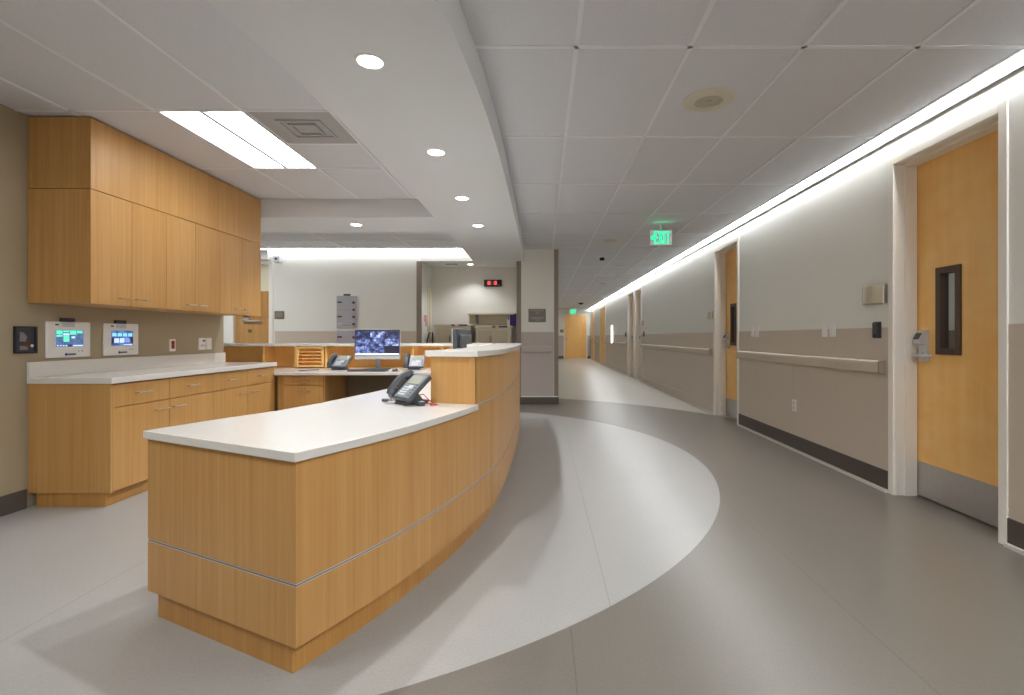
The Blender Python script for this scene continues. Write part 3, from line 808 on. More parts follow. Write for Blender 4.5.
# ------------------------------------------------------------------ left-wall fittings (canonical: front -y, then turned to +x)
pf = thing('picture_frame', 'small black framed picture at the left edge of the khaki wall', 'picture', (XL, 3.533, 1.18), TO_LEFT)
fw, fh = .078, .095
obj('frame', MB().box(-fw, -fw+.014, -.016, 0, -fh, fh, bev=.002).box(fw-.014, fw, -.016, 0, -fh, fh, bev=.002).box(-fw+.014, fw-.014, -.016, 0, fh-.014, fh, bev=.002).box(-fw+.014, fw-.014, -.016, 0, -fh, -fh+.014, bev=.002), 'black', pf)
pr = obj('print', B_(-fw+.014, fw-.014, -.006, 0, -fh+.014, fh-.014), 'photo_dark', pf)
obj('picture_light_area', MB().prism([(-.04, -.01), (.0, -.012), (.012, .02), (-.012, .05), (-.038, .055)], 0, .001, mat=Matrix.Translation((0, -.006, 0)) @ Matrix.Rotation(PI/2, 4, 'X')), 'photo_grey', pr)
obj('picture_red_area', MB().prism([(-.015, -.04), (.03, -.055), (.034, -.02), (.012, .0), (-.005, -.015)], 0, .0014, mat=Matrix.Translation((0, -.006, 0)) @ Matrix.Rotation(PI/2, 4, 'X')), 'photo_red', pr)
obj('caption_panel', MB().prism([(-.038, -.07), (.015, -.07), (.015, -.042), (-.038, -.042)], 0, .001, mat=Matrix.Translation((0, -.006, 0)) @ Matrix.Rotation(PI/2, 4, 'X')), 'photo_grey', pr)
obj('seal', MB().lathe([(0, 0), (.011, 0), (.009, .003), (0, .003)], 14, Matrix.Translation((.046, -.006, -.042)) @ Matrix.Rotation(PI/2, 4, 'X')), 'white', pr)

def control_panel(label, y, w, h, scr, cz):
    t = thing('control_panel', label, 'control panel', (XL, y, cz), TO_LEFT, 'touch panels above the left counter')
    d = .018
    obj('housing', MB().box(-w/2, w/2, -d, 0, -h/2, h/2, bev=.008), 'white', t)
    sw, sh = w*.62, h*.47
    s = obj('screen', B_(-sw/2, sw/2, -d-.003, -d, -.02*h-sh*.38, -.02*h+sh*.62), 'scr_green' if scr == 'green' else 'scr_blue', t)
    z0 = -.02*h-sh*.38; z1 = z0+sh
    def blk(nm, a, b, c, e, m):
        obj(nm, B_(-sw/2+a*sw, -sw/2+b*sw, -d-.0045, -d-.003, z0+c*sh, z0+e*sh), m, s)
    if scr == 'green':
        for a, b, c, e in ((.01, .22, .6, .97), (.25, .47, .86, .97), (.26, .46, .3, .66), (.5, .72, .72, .97), (.75, .96, .8, .97)): blk('tile_button', a, b, c, e, 'g_teal')
        for a, b, c, e in ((.25, .47, .68, .8), (.55, .68, .5, .62), (.6, .97, .03, .1)): blk('tile_button', a, b, c, e, 'g_pale')
        for k in range(4): blk('tile_button', .03+k*.1, .09+k*.1, .04, .1, 'g_pale')
        blk('status_bar', .0, .22, .70, .75, 'scr_blue'); blk('status_bar', .42, .58, .02, .14, 'g_dark')
    else:
        for k in range(4): blk('tile_button', .03+k*.245, .22+k*.245, .62, .84, 'g_cyan')
        for k in range(3): blk('tile_button', .12+k*.25, .33+k*.25, .2, .5, 'g_pale' if k != 2 else 'g_blue')
        blk('status_bar', .55, .96, .04, .1, 'g_pale'); blk('status_bar', 0, .1, .15, .55, 'g_dark'); blk('status_bar', .9, 1, .15, .55, 'g_dark')
    obj('camera_clip', MB().box(-.075, .035, -d-.012, -d+.01, h/2-.002, h/2+.028, bev=.004), 'black', t)
    obj('lens_plate', MB().box(-.06, .04, -d-.003, -d, h/2-.04, h/2-.006, bev=.001), 'silver', t)
    obj('indicator', B_(-w*.32, -w*.25, -d-.003, -d, h/2-.03, h/2-.018), 'green', t)
    obj('badge', MB().lathe([(0, 0), (.011, 0), (.01, .003), (0, .003)], 12, Matrix.Translation((-w*.08, -d, -h/2+.024)) @ Matrix.Rotation(PI/2, 4, 'X')).box(-w*.04, w*.14, -d-.002, -d, -h/2+.018, -h/2+.03), 'navy', t)
    obj('led', MB().box(w*.2, w*.212, -d-.002, -d, -h/2+.044, -h/2+.052).box(w*.28, w*.3, -d-.002, -d, -h/2+.044, -h/2+.052), 'red', t)
control_panel('larger white touch panel with green and blue screen, nearer the framed picture', 3.852, .36, .272, 'green', 1.180)
control_panel('white touch panel with light blue screen, nearer the red switch', 4.333, .356, .27, 'blue', 1.180)
ro = thing('emergency_switch', 'white wall plate with red rocker above the left counter', 'switch', (XL, 4.94, 1.12), TO_LEFT)
obj('plate', MB().box(-.04, .04, -.008, 0, -.06, .06, bev=.003), 'white', ro)
obj('rocker', MB().box(-.018, .022, -.013, -.008, -.035, .042, bev=.003), 'red', ro)
th_ = thing('thermostat', 'white thermostat with dark display above the left counter', 'thermostat', (XL, 5.367, 1.128), TO_LEFT)
obj('housing', MB().box(-.052, .05, -.014, 0, -.062, .062, bev=.004), 'white', th_)
obj('display', B_(-.0, .035, -.0155, -.014, .022, .042), 'darkgrey', th_)
obj('buttons', MB().box(-.03, .03, -.016, -.014, -.03, -.006, bev=.0008), 'silver', th_)
sw_ = thing('light_switch', 'white light switch beside the thermostat on the khaki wall', 'switch', (XL, 5.482, 1.128), TO_LEFT)
obj('plate', MB().box(-.042, .042, -.008, 0, -.062, .062, bev=.003), 'white', sw_)
obj('rocker', MB().box(-.016, .016, -.012, -.008, -.034, .034, bev=.002), 'white', sw_)

# ------------------------------------------------------------------ back-wall fittings
def bx_(px, y): return (px-VX)*y/F
def bz_(py, y): return CAM+(VY-py)*y/F
sb = thing('status_board', 'upper grey wall board with green, yellow and maroon tags behind the camera monitor', 'status board', (bx_(347.3, YB), YB, bz_(312, YB)), 0, 'grey status boards on the back wall')
def board(t, w, h, rows):
    obj('panel', MB().box(-w/2, w/2, -.03, 0, -h/2, h/2, bev=.006), 'lilac', t)
    for i, c in enumerate(rows):
        z = h/2-.115-i*.128
        obj('tag', MB().box(-w/2+.018, -w/2+.098, -.036, -.03, z-.013, z+.013, bev=.001), c, t, None)
        obj('knob', MB().lathe([(0, 0), (.022, 0), (.02, .02), (0, .02)], 14, Matrix.Translation((w/2-.055, -.03, z-.006)) @ Matrix.Rotation(PI/2, 4, 'X')), 'bronze', t)
board(sb, .362, .575, ['green', 'yellow', 'maroon', 'silver'])
obj('hanger', MB().box(-.06, .06, -.025, 0, .2875, .32, bev=.004), 'darkgrey', sb)
obj('rule', MB().box(-.07, .07, -.032, -.03, .03, .036).box(-.07, .07, -.032, -.03, -.242, -.234), 'midgrey', sb)
sb2 = thing('status_board', 'lower grey wall board with single maroon tag, partly behind the camera monitor', 'status board', (bx_(347.3, YB), YB, bz_(346.5, YB)), 0, 'grey status boards on the back wall')
board(sb2, .362, .57, ['maroon', 'silver', 'green', 'silver'])
wp = thing('room_sign', 'small bronze sign plate on the wall left of the status boards', 'sign', (bx_(279.5, YB), YB, bz_(315, YB)))
obj('plate', MB().box(-.085, .085, -.012, 0, -.07, .07, bev=.003), 'brownplate', wp)
obj('insert', MB().box(-.065, .065, -.0145, -.012, -.045, .045, bev=.001), 'guard', wp)
wsp = thing('wall_camera', 'small grey camera high on the back wall near the staff door', 'camera', (bx_(280.3, YB), YB, bz_(260, YB)))
obj('mount', MB().box(-.03, .03, -.03, 0, -.04, .05, bev=.004), 'midgrey', wsp)
obj('housing', MB().box(-.06, .06, -.15, -.03, -.055, .05, bev=.01), 'silver', wsp)
obj('lens', MB().lathe([(0, 0), (.025, 0), (.02, .015), (0, .015)], 14, Matrix.Translation((0, -.15, .0)) @ Matrix.Rotation(PI/2, 4, 'X')), 'black', wsp)

# pier plaque and bumper
pq = thing('wall_plaque', 'square grey plaque with faint lines on the white pier beside the alcove', 'sign', (bx_(537.2, YB), YB, bz_(315.5, YB)))
obj('plate', MB().box(-.155, .155, -.012, 0, -.118, .118, bev=.002), 'plaque', pq)
ln = MB()
for z, a in ((.085, .12), (.06, .03), (.03, .02), (-.035, .12), (-.06, .1), (-.085, .03)): ln.box(-a, a, -.0135, -.012, z-.006, z+.006)
obj('raised_lines', ln, 'plaqueline', pq)
br = thing('bumper_rail', 'short taupe bumper rail across the pier below the plaque', 'handrail', (-.083, YB, .98))
obj('rail', MB().prism([(0, 0), (-.012, 0), (-.03, .03), (-.03, .1), (-.012, .13), (0, .13)], -.28, .25, mat=Matrix.Translation((0, 0, -.065)) @ Matrix(((0, 0, 1, 0), (1, 0, 0, 0), (0, 1, 0, 0), (0, 0, 0, 1)))), 'taupe_gray', br)

# ------------------------------------------------------------------ alcove
ck = thing('wall_clock', 'black digital wall clock with red numerals high in the alcove', 'clock', (bx_(493, AY), AY, bz_(283.3, AY)))
obj('housing', MB().box(-.172, .172, -.05, 0, -.066, .066, bev=.004), 'black', ck)
def seg_digit(mb, x, z, w, h, d):
    S = {'0': 'abcdef', '1': 'bc', '2': 'abged', '3': 'abgcd', '4': 'fgbc', '5': 'afgcd', '6': 'afgedc', '7': 'abc', '8': 'abcdefg', '9': 'abcdfg'}[d]
    t = .009; y0, y1 = -.053, -.05
    m = {'a': (x, x+w, z+h-t, z+h), 'd': (x, x+w, z, z+t), 'g': (x, x+w, z+h/2-t/2, z+h/2+t/2), 'b': (x+w-t, x+w, z+h/2, z+h), 'c': (x+w-t, x+w, z, z+h/2), 'f': (x, x+t, z+h/2, z+h), 'e': (x, x+t, z, z+h/2)}
    for s in S:
        a = m[s]; mb.box(a[0], a[1], y0, y1, a[2], a[3])
dg = MB()
for x, d in ((-.128, '1'), (-.083, '8'), (-.005, '1'), (.04, '8')): seg_digit(dg, x, -.034, .035, .072, d)
dg.box(-.032, -.024, -.053, -.05, .008, .016).box(-.032, -.024, -.053, -.05, -.02, -.012)
obj('digits', dg, 'led', ck, 'glowing red numerals')
obj('maker_strip', B_(.1, .14, -.0515, -.05, -.05, -.04), 'midgrey', ck)

sh = thing('wall_shelf', 'cream wall shelf with curved front on brackets in the alcove', 'shelf', (bx_(492, AY), AY, bz_(315, AY)))
hw = .44
fr = [(-hw, 0), (-hw, -.2), (-hw*.7, -.24), (-.1, -.20), (.15, -.26), (hw, -.28), (hw, 0)]
obj('board', MB().prism([tuple(p) for p in fr], 0, .03), 'cream', sh)
obj('back_panel', B_(-hw, hw-.05, -.012, 0, -.24, 0), 'cartdoor', sh)
for x in (-.28, .33):
    obj('bracket', MB().prism([(0, 0), (-.2, 0), (-.2, -.03), (-.03, -.17), (0, -.17)], -.014, .014, mat=Matrix.Translation((x, 0, 0)) @ Matrix(((0, 0, 1, 0), (1, 0, 0, 0), (0, 1, 0, 0), (0, 0, 0, 1)))), 'midgrey', sh)
pb = thing('glove_box_holder', 'purple box mounted beside the alcove shelf on the white wall', 'box', (bx_(512.2, AY-.13), AY, bz_(320, AY)))
obj('box', MB().box(-.045, .075, -.13, 0, -.12, .12, bev=.006), 'purple', pb)
obj('bracket', MB().box(-.1, -.045, -.12, 0, -.12, .10), 'white', pb)
def cart(label, x0, x1, y, top):
    t = thing('supply_cart', label, 'cart', ((x0+x1)/2, y, 0), 0, 'cream supply carts in the alcove')
    w = (x1-x0)/2; d = .46
    obj('body', MB().box(-w+.02, w-.02, 0, d, .1, top-.04, bev=.01), 'cream', t)
    obj('top', MB().prism([(-w, 0), (-w+.02, -.01), (w-.02, -.01), (w, 0), (w, d), (-w, d)], top-.05, top, bev=.012), 'cream', t)
    obj('door', MB().box(-w+.07, -.02, -.014, 0, .16, top-.08, bev=.004), 'cartdoor', t)
    obj('door', MB().box(.02, w-.07, -.014, 0, .16, top-.08, bev=.004), 'cartdoor', t)
    obj('handle', MB().tube([(-.05, -.014, 1.02), (-.05, -.04, 1.02), (-.05, -.04, 1.22), (-.05, -.014, 1.22)], .008), 'midgrey', t)
    obj('tag', MB().box(w-.24, w-.08, -.016, -.01, top-.036, top-.008), 'purple', t, 'purple tag')
    obj('tag', MB().box(-.02, .04, -.016, -.01, top-.036, top-.008), 'maroon', t, 'maroon tag')
    for sx in (-1, 1):
        for yy in (.05, d-.05):
            cs = MB().lathe([(0, -.012), (.045, -.012), (.045, .012), (0, .012)], 14, Matrix.Translation((sx*(w-.06), yy, .045)) @ Matrix.Rotation(PI/2, 4, 'Y')).box(sx*(w-.06)-.02, sx*(w-.06)+.02, yy-.015, yy+.015, .045, .105)
            obj('caster', cs, 'darkgrey', t)
    return t
cart('cream supply cart standing left in the alcove under the white wall', -2.00, -1.30, YB+.32, 1.44)
cart('cream supply cart standing right in the alcove below the shelf', -1.24, -.56, YB+.32, 1.41)
hn = thing('walker_frame', 'folded dark tubular frame leaning at the left side of the alcove', 'frame', (-2.08, YB+.12, 0))
obj('tube_frame', MB().tube([(-.03, 0, .0), (-.02, 0, .5), (.0, 0, 1.1), (.045, 0, 1.27), (.1, .02, 1.28), (.09, .05, 1.05), (.06, .06, .02)], .012), 'black', hn)
obj('brace', MB().tube([(-.02, 0, .5), (.075, .055, .5)], .009).tube([(-.008, 0, .85), (.083, .053, .85)], .009), 'black', hn)
pp = thing('notice_sheet', 'pink and white notice taped to the left side of the alcove', 'paper', (-2.155, YB+.30, bz_(322, YB+.3)), TO_LEFT)
obj('sheet', MB().box(-.14, .14, -.004, 0, -.22, .16), 'paper', pp)
obj('pink_area', MB().box(-.1, .13, -.0055, -.004, .0, .13).box(-.02, .13, -.0055, -.004, -.08, -.0), 'pink', pp)
sd = thing('side_light', 'narrow cream framed window in the left side of the alcove', 'window', (-2.155, YB+.62, 1.6), TO_LEFT)
obj('frame', MB().box(-.13, -.08, -.018, 0, -.9, .55, bev=.003).box(.08, .13, -.018, 0, -.9, .55, bev=.003).box(-.08, .08, -.018, 0, .5, .55).box(-.08, .08, -.018, 0, -.9, -.85), 'creamframe', sd)
obj('panel', B_(-.08, .08, -.006, 0, -.85, .5), 'cream', sd)
gr = thing('air_grille', 'long grey air grille in the alcove ceiling', 'air vent', (bx_(451.5, 9.3), 9.32, HS))
obj('frame', MB().box(-.13, .13, -.10, -.085, -.008, 0).box(-.13, .13, .085, .10, -.008, 0).box(-.13, -.115, -.085, .085, -.008, 0).box(.115, .13, -.085, .085, -.008, 0), 'grid', gr)
sl = MB()
for k in range(8): sl.box(-.115, .115, -.08+k*.021, -.068+k*.021, -.006, -.002)
obj('slats', sl, 'midgrey', gr)

# ------------------------------------------------------------------ right-wall fittings
def ry(px, x=XR): return F*x/(px-VX)
def handrail(label, a, c, light=False):
    t = thing('handrail', label, 'handrail', (XR, (a+c)/2, .965), TO_RIGHT, 'wall handrails along the corridor')
    L = (c-a)/2
    prof = [(-.016, .05), (-.04, .047), (-.048, .038), (-.05, .02), (-.05, -.042), (-.045, -.05), (-.016, -.05)]
    obj('rail', MB().prism(prof, -L+.014, L-.014, mat=Matrix(((0, 0, 1, 0), (1, 0, 0, 0), (0, 1, 0, 0), (0, 0, 0, 1)))), 'rail', t)
    for s in (-1, 1):
        a_, b_ = sorted((s*L, s*(L-.014)))
        obj('end_cap', MB().prism([(0, .052), (-.044, .05), (-.052, .04), (-.053, -.045), (-.046, -.053), (0, -.053)], a_, b_, mat=Matrix(((0, 0, 1, 0), (1, 0, 0, 0), (0, 1, 0, 0), (0, 0, 0, 1)))), 'guard', t)
    n = max(2, int((c-a)/1.0)+1)
    for k in range(n):
        x = -L+.15+(2*L-.3)*k/(n-1)
        obj('bracket', MB().box(x-.02, x+.02, -.017, 0, -.03, .03), 'guard', t)
handrail('taupe handrail on the right wall between the two nearest doors', 3.93, 6.80)
handrail('taupe handrail on the right wall beyond the second door up to the paired doorways', 7.93, 13.50)
handrail('taupe handrail running past the lit sconce far down the corridor', 15.84, 21.1)
handrail('taupe handrail on the right wall between the two far double doors', 23.4, 25.6)
handrail('last taupe handrail at the far end of the right wall', 27.3, 27.9)
def wall_switch(label, y, z, w=.085, h=.125, group='white switch plates on the corridor wall'):
    t = thing('light_switch', label, 'switch', (XR-.003, y, z), TO_RIGHT, group)
    obj('plate', MB().box(-w/2, w/2, -.009, 0, -h/2, h/2, bev=.003), 'white', t)
    obj('rocker', MB().box(-.017, .017, -.014, -.009, -.034, .034, bev=.002), 'white', t)
wall_switch('white switch plate on the right wall, nearer one of the pair toward the closest door', ry(833.3), bz_(330, ry(833.3)), .095, .125)
wall_switch('white switch plate, farther one of the pair in the middle of the wall', ry(825.5), bz_(330.3, ry(825.5)), .083, .125)
wall_switch('white switch plate close to the second door, nearer one of that pair', ry(757.3), bz_(331.5, ry(757.3)), .09, .135)
wall_switch('white switch plate nearest the second door frame', ry(753.2), bz_(331.7, ry(753.2)), .07, .125)
ol_ = thing('wall_outlet', 'white outlet plate low on the taupe wainscot below the handrail', 'outlet', (XR-.003, ry(795), bz_(405.5, ry(795))), TO_RIGHT)
obj('plate', MB().box(-.04, .04, -.008, 0, -.062, .062, bev=.003), 'white', ol_)
obj('socket', MB().box(-.017, .017, -.011, -.008, .008, .04, bev=.003).box(-.017, .017, -.011, -.008, -.04, -.008, bev=.003), 'silver', ol_)
def reader(label, y, z):
    t = thing('card_reader', label, 'card reader', (XR-.003, y, z), TO_RIGHT, 'black card readers on the corridor wall')
    obj('housing', MB().box(-.038, .038, -.022, 0, -.062, .062, bev=.005), 'black', t)
    obj('mount_plate', MB().box(-.042, .042, -.004, 0, -.066, .066), 'darkgrey', t)
    obj('keypad', MB().box(-.02, .02, -.024, -.022, -.03, .03, bev=.001), 'darkgrey', t)
    obj('indicator', B_(-.004, .004, -.0245, -.022, .042, .047), 'silver', t)
reader('black card reader on the wainscot left of the closest door', ry(878.2), bz_(330, ry(878.2)))
reader('black card reader beside the nearer doorway of the mid-corridor pair', ry(644.3), bz_(334, ry(644.3)))
reader('black card reader beside the farther doorway of the mid-corridor pair', ry(626), bz_(334.5, ry(626)))
def sign_holder(label, y, z, w=.265, h=.14):
    t = thing('sign_holder', label, 'sign holder', (XR, y, z), TO_RIGHT, 'curved metal room sign holders')
    n = 8; R_ = w*.9; pts = []; pin_ = []
    for k in range(n+1):
        x = -w/2+w*k/n; yy = -(math.sqrt(R_*R_-x*x)-math.sqrt(R_*R_-w*w/4))-.022
        pts.append((x, yy)); pin_.append((x, yy+.004))
    obj('curved_plate', MB().prism(pts+pin_[::-1], -h/2, h/2), 'cartdoor', t)
    for s in (-1, 1):
        a, b = sorted((s*w/2, s*(w/2-.022)))
        obj('edge_clip', MB().box(a, b, -.032, 0, -h/2-.004, h/2+.004, bev=.003), 'satin', t)
    obj('back_plate', MB().box(-w/2+.022, w/2-.022, -.012, 0, -h/2-.002, h/2+.002), 'satin', t)
sign_holder('brushed metal sign holder on the wall left of the closest door', ry(876.3), bz_(294.8, ry(876.3)))
sign_holder('small metal sign holder left of the second door frame', ry(711.3), bz_(315.5, ry(711.3)), .2, .11)
sign_holder('small metal sign holder above the reader of the nearer paired doorway', ry(643.6), bz_(323.3, ry(643.6)), .18, .13)
scn = thing('wall_sconce', 'tall glowing white sconce projecting from the far right wall', 'wall lamp', (XR, ry(613), bz_(334.5, ry(613))), TO_RIGHT)
obj('diffuser', MB().box(-.03, .03, -.07, -.02, -.33, .33, bev=.008), 'sconce', scn, 'glowing white diffuser')
obj('back_plate', MB().box(-.04, .04, -.02, 0, -.36, .38, bev=.004).box(-.06, .06, -.08, -.02, .33, .345), 'white', scn)
es = thing('wall_sign', 'small dark sign beside the door at the end of the corridor', 'sign', (bx_(562, YEND), YEND, bz_(331, YEND)))
obj('plate', MB().box(-.11, .11, -.012, 0, -.08, .08, bev=.003), 'brownplate', es)
obj('insert', MB().box(-.08, .08, -.015, -.012, -.05, .05), 'guard', es)

# ------------------------------------------------------------------ ceiling fittings
def down_light(label, x, y, z=HS, r=.07, power=62, on=True):
    t = thing('downlight', label, 'ceiling light', (x, y, z), 0, 'recessed round downlights')
    obj('trim_ring', MB().lathe([(r*.86, 0), (r*.86, -.006), (r, -.006), (r*1.06, 0)], 28), 'white', t, smooth=True)
    obj('lens', MB().lathe([(0, -.002), (r*.86, -.002), (r*.86, .0), (0, .0)], 28), 'lens', t, 'bright white lens')
    la = bpy.data.lights.new('downlight_lamp', 'SPOT')
    la.energy = power; la.spot_size = math.radians(126); la.spot_blend = .55; la.shadow_soft_size = .035; la.color = (.965, .98, 1)
    lo = bpy.data.objects.new('downlight_lamp', la); COL.objects.link(lo); lo.location = (x, y, z-.012)
    return t
DL = [(-.841, 2.47, 'downlight in the curved soffit nearest the camera'), (-.773, 3.685, 'second downlight along the curved soffit'), (-.777, 4.905, 'third downlight along the curved soffit'), (-.774, 6.11, 'farthest downlight on the curved soffit, above the desk end')]
for x, y, lb in DL: down_light(lb, x, y)
down_light('downlight in the cross beam of the soffit above the rear desk', -2.23, 6.06)
down_light('downlight in the alcove ceiling above the carts', bx_(470, 9.3), 9.36, HS, .06, 24)

tf = thing('troffer_light', 'large bright rectangular ceiling light over the left counter', 'ceiling light', ((TX0+TX1)/2, (TY0+TY1)/2, HC))
hx_, hy_ = (TX1-TX0)/2-.004, (TY1-TY0)/2-.004
obj('housing', MB().box(-hx_, hx_, -hy_, hy_, .06, .08).box(-hx_, -hx_+.012, -hy_, hy_, -.004, .06).box(hx_-.012, hx_, -hy_, hy_, -.004, .06).box(-hx_, hx_, -hy_, -hy_+.012, -.004, .06).box(-hx_, hx_, hy_-.012, hy_, -.004, .06), 'grid', tf)
for s in (-1, 1):
    a, b = sorted((s*.012, s*(hx_-.012)))
    mb = MB(); n = 8; pts = []
    for k in range(n+1):
        u = k/n; pts.append((a+(b-a)*u, .02-.016*math.sin(PI*u)))
    pts += [(b, .03), (a, .03)]
    mb.prism(pts, -hy_+.012, hy_-.012, mat=Matrix(((1, 0, 0, 0), (0, 0, 1, 0), (0, 1, 0, 0), (0, 0, 0, 1))))
    obj('lens', mb, 'trofferlens', tf, 'glowing white lens')
obj('centre_rib', B_(-.012, .012, -hy_+.012, hy_-.012, -.002, .05), 'midgrey', tf)
vg = thing('air_diffuser', 'grey louvred air diffuser panel beside the large ceiling light', 'air vent', (-1.752, 3.773, HC))
obj('panel', MB().box(-.284, .284, -.284, .284, -.004, .0), 'ventgrey', vg)
vs = MB()
for k, q in enumerate((.16, .10)):
    z = -.008-.005*k
    vs.box(-q, q, -q, -q+.02, z-.006, -.004).box(-q, q, q-.02, q, z-.006, -.004).box(-q, -q+.02, -q+.02, q-.02, z-.006, -.004).box(q-.02, q, -q+.02, q-.02, z-.006, -.004)
obj('louvres', vs, 'ventgrey', vg)

# perimeter cove along the right wall and along the station's back wall
def cove(label, name, segs, box, trim, mat):
    t = thing(name, label, 'cove light', segs[0][0])
    return t
cv = thing('cove_light', 'continuous linear cove light where the right wall meets the ceiling', 'cove light', (XR-.03, 12, HC))
y = YBACK+.02
while y < YEND-.3:
    y2 = min(y+1.22, YEND-.25)
    obj('lens', MB().box(XCE+.004, XR-.004, y, y2, HC-.002, HC+.012), 'covelens', cv, world=True)
    y = y2
obj('wall_lip', MB().box(XR-.014, XR, YBACK, YEND-.22, CAM+1.500, CAM+1.517), 'midgrey', cv, world=True)
obj('ceiling_lip', MB().box(XCE-.003, XCE+.003, YBACK, YEND-.22, HC-.003, HC+.04), 'midgrey', cv, world=True)
c2 = thing('cove_light', 'cove light washing the back wall of the nurses station', 'cove light', (-3.5, YB-.04, HC))
x = XFL+.02
while x < -1.3:
    x2 = min(x+1.07, -1.24)
    obj('lens', MB().box(x, x2, YB-.07, YB-.008, HC-.002, HC+.012), 'covelens2', c2, world=True)
    x = x2
obj('ceiling_lip', MB().box(XFL, -1.23, YB-.078, YB-.072, HC-.003, HC+.04), 'grid', c2, world=True)

cs = thing('ceiling_speaker', 'round cream loudspeaker in the corridor ceiling near the camera', 'loudspeaker', (1.098, 3.324, HC), 0)
obj('rim', MB().lathe([(.085, -.002), (.09, -.014), (.15, -.012), (.166, -.004), (.168, 0)], 36), 'speaker', cs, smooth=True)
obj('grille', MB().lathe([(0, -.013), (.01, -.016), (.02, -.008), (.05, -.01), (.09, -.006), (.09, 0)], 30), 'speakergrille', cs, smooth=True)
c3 = thing('ceiling_speaker', 'round pale loudspeaker in the station ceiling by the back wall', 'loudspeaker', (bx_(251, 7.85), 7.85, HC), 0)
obj('rim', MB().lathe([(.085, -.002), (.09, -.014), (.15, -.012), (.166, -.004), (.168, 0)], 36), 'speaker', c3, smooth=True)
obj('grille', MB().lathe([(0, -.01), (.09, -.006), (.09, 0)], 30), 'speakergrille', c3, smooth=True)
def exit_sign(label, x, y, top=1.46, s=1.0):
    t = thing('exit_sign', label, 'exit sign', (x, y, HC), 0, 'green exit signs')
    w, h = .15*s, .205*s
    zt = -(1.56-top)
    obj('canopy', MB().box(-.10, .10, -.012, .012, -.006, 0), 'ventgrey', t)
    obj('stem', MB().box(-.008, .008, -.004, .004, zt-.005, -.006), 'ventgrey', t)
    obj('panel', MB().box(-w, w, -.004, .004, zt-h, zt, bev=.001), 'lightpanel', t)
    # letters E X I T and a chevron, as raised strokes
    L = MB(); lh = h*.84; zb_ = zt-h*.92; th_ = .022*s
    def bar(x0, z0, x1, z1):
        a = Vector((x0, 0, z0)); b = Vector((x1, 0, z1)); d = (b-a); ln_ = d.length
        ang = math.atan2(d.z, d.x)
        L.box(0, ln_, -.007, -.004, -th_/2, th_/2, mat=Matrix.Translation((x0, 0, z0)) @ Matrix.Rotation(-ang, 4, 'Y'))
    x0 = -w*.62; lw = w*.32; gp = w*.10; hh = th_/2
    bar(x0+hh, zb_, x0+hh, zb_+lh)
    for z in (zb_+hh, zb_+lh/2, zb_+lh-hh): bar(x0, z, x0+lw, z)
    x0 += lw+gp; bar(x0, zb_, x0+lw, zb_+lh); bar(x0, zb_+lh, x0+lw, zb_)
    x0 += lw+gp; bar(x0+hh, zb_, x0+hh, zb_+lh)
    x0 += th_+gp; bar(x0, zb_+lh-hh, x0+lw, zb_+lh-hh); bar(x0+lw/2, zb_, x0+lw/2, zb_+lh)
    cx = -w*.9; bar(cx, zb_+lh/2, cx+.03*s, zb_+lh/2+.03*s); bar(cx, zb_+lh/2, cx+.03*s, zb_+lh/2-.03*s)
    obj('lettering', L, 'exitgreen', t, 'glowing green letters')
M['lightpanel'] = emit('lit_sign_panel', rgb(215, 212, 210), .1)
exit_sign('green lit exit sign hanging from the corridor ceiling', 1.626, 6.9)
exit_sign('distant green exit sign above the door at the corridor end', bx_(573, 27.2), 27.2, 1.5, 1.3)
M['greenlamp'] = M['exitgreen']
la = bpy.data.lights.new('exit_sign_lamp', 'AREA'); la.shape = 'RECTANGLE'; la.size = .25; la.size_y = .03; la.energy = .07; la.color = (.05, 1, .5)
lo = bpy.data.objects.new('exit_sign_lamp', la); COL.objects.link(lo); lo.location = (1.626, 6.88, HC-.09); lo.rotation_euler = (PI, 0, 0)

def dome(label, x, y, r, mat, name='ceiling_sensor', cat='sensor', dark=False):
    t = thing(name, label, cat, (x, y, HC), 0)
    obj('base_plate', MB().lathe([(0, -.004), (r*1.25, -.004), (r*1.3, 0), (0, 0)], 24), 'white', t)
    obj('housing', MB().lathe([(0, -r*.75), (r*.5, -r*.7), (r*.9, -r*.35), (r, -.004), (0, -.004)], 24), mat, t, smooth=True)
    return t
t = thing('ceiling_camera', 'black camera in white ring on the corridor ceiling before the exit sign', 'camera', (bx_(602, 9.9), 9.9, HC))
obj('base_plate', MB().lathe([(0, -.006), (.1, -.006), (.11, 0), (0, 0)], 24), 'white', t)
obj('housing', MB().box(-.045, .045, -.045, .045, -.06, -.006, bev=.01), 'black', t)
dome('small white smoke detector deep in the corridor ceiling', bx_(603, 14.6), 14.6, .07, 'white', 'smoke_detector', 'smoke detector')
dome('black ceiling camera near the end of the corridor', bx_(581, 23), 23, .12, 'black', 'ceiling_camera', 'camera')
for px, py, lb in ((610, 240.5, 'round pale sprinkler cover on the corridor ceiling left of the exit sign'), (620, 265.5, 'small pale sprinkler cover on the corridor ceiling beyond the exit sign')):
    yy = F*1.56/(VY-py)
    t = thing('sprinkler_cover', lb, 'sprinkler', (bx_(px, yy), yy, HC))
    obj('cover', MB().lathe([(0, -.012), (.1, -.012), (.115, -.004), (.115, 0), (0, 0)], 24), 'speaker', t)
for px, py, lb in ((604, 275, 'slim grey air vent in the corridor ceiling'), (584, 294.5, 'far slim grey air vent deep in the corridor ceiling')):
    yy = F*1.56/(VY-py)
    t = thing('air_vent', lb, 'air vent', (bx_(px, yy), yy, HC))
    obj('frame', MB().box(-.25, .25, -.25, .25, -.006, 0), 'grid', t)
    s_ = MB()
    for k in range(9): s_.box(-.22, .22, -.22+k*.05, -.195+k*.05, -.009, -.006)
    obj('slats', s_, 'grid', t)

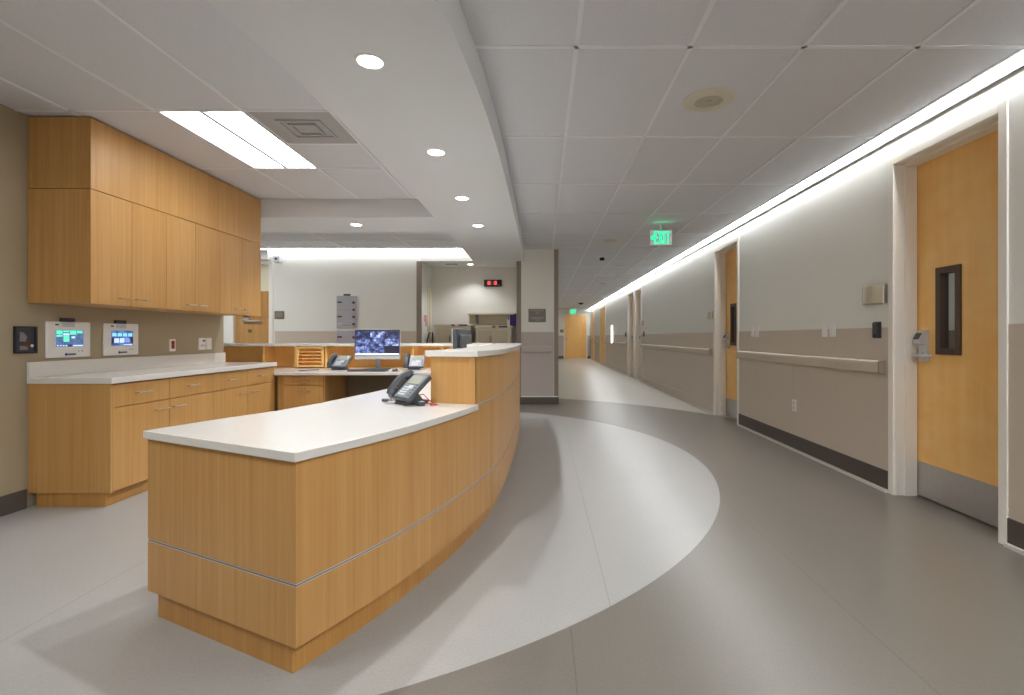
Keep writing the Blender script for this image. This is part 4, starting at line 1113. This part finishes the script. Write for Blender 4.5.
# ------------------------------------------------------------------ unseen fill lights, added
def area(name, loc, sx, sy, e, rot=(0, 0, 0), col=(.955, .975, 1)):
    la = bpy.data.lights.new(name, 'AREA'); la.shape = 'RECTANGLE'; la.size = sx; la.size_y = sy; la.energy = e; la.color = col
    lo = bpy.data.objects.new(name, la); COL.objects.link(lo); lo.location = loc; lo.rotation_euler = rot
    return lo
# unseen fill over station and corridor behind the camera, and in the lobby
area('fill_lamp_behind_station', (-2.35, .4, HC-.02), .6, 1.2, 26)  # added fill from behind the camera
area('fill_lamp_behind_corridor', (1.2, -.7, HC-.02), .6, 1.2, 68)  # added to brighten the near right wall and floor
area('fill_lamp_lobby', (-5.3, 7.2, HC-.02), .6, 1.2, 30)
area('patient_room_fill', (3.6, 3.2, HC-.03), .3, .6, 10)  # added to light the room seen through the door window
area('patient_room_fill_far', (3.6, 7.4, HC-.03), .3, .6, 10)  # same added fill behind the second door

w = bpy.data.worlds.new('world'); SC.world = w; w.use_nodes = True
w.node_tree.nodes['Background'].inputs[0].default_value = (.5, .5, .5, 1)
w.node_tree.nodes['Background'].inputs[1].default_value = .0

# ------------------------------------------------------------------ camera and colour
cd = bpy.data.cameras.new('camera'); cd.sensor_width = 36; cd.sensor_fit = 'HORIZONTAL'
cd.lens = 36*F/1024; cd.shift_x = -(VX-512)/1024; cd.shift_y = -(347.5-VY)/1024; cd.clip_end = 100; cd.clip_start = .05
co = bpy.data.objects.new('camera', cd); COL.objects.link(co); co.location = (0, 0, CAM); co.rotation_euler = (PI/2, 0, 0)
SC.camera = co
vs_ = SC.view_settings
SC.display_settings.display_device = 'sRGB'
vs_.view_transform = 'Standard'; vs_.look = 'None'; vs_.gamma = 1; vs_.use_curve_mapping = False; vs_.exposure = 0.45
cy = SC.cycles
cy.use_denoising = True
try: cy.denoiser = 'OPENIMAGEDENOISE'
except Exception: pass
cy.max_bounces = 10; cy.diffuse_bounces = 6; cy.glossy_bounces = 4; cy.transparent_max_bounces = 8
cy.sample_clamp_indirect = 6; cy.caustics_reflective = False; cy.caustics_refractive = False; cy.use_light_tree = True
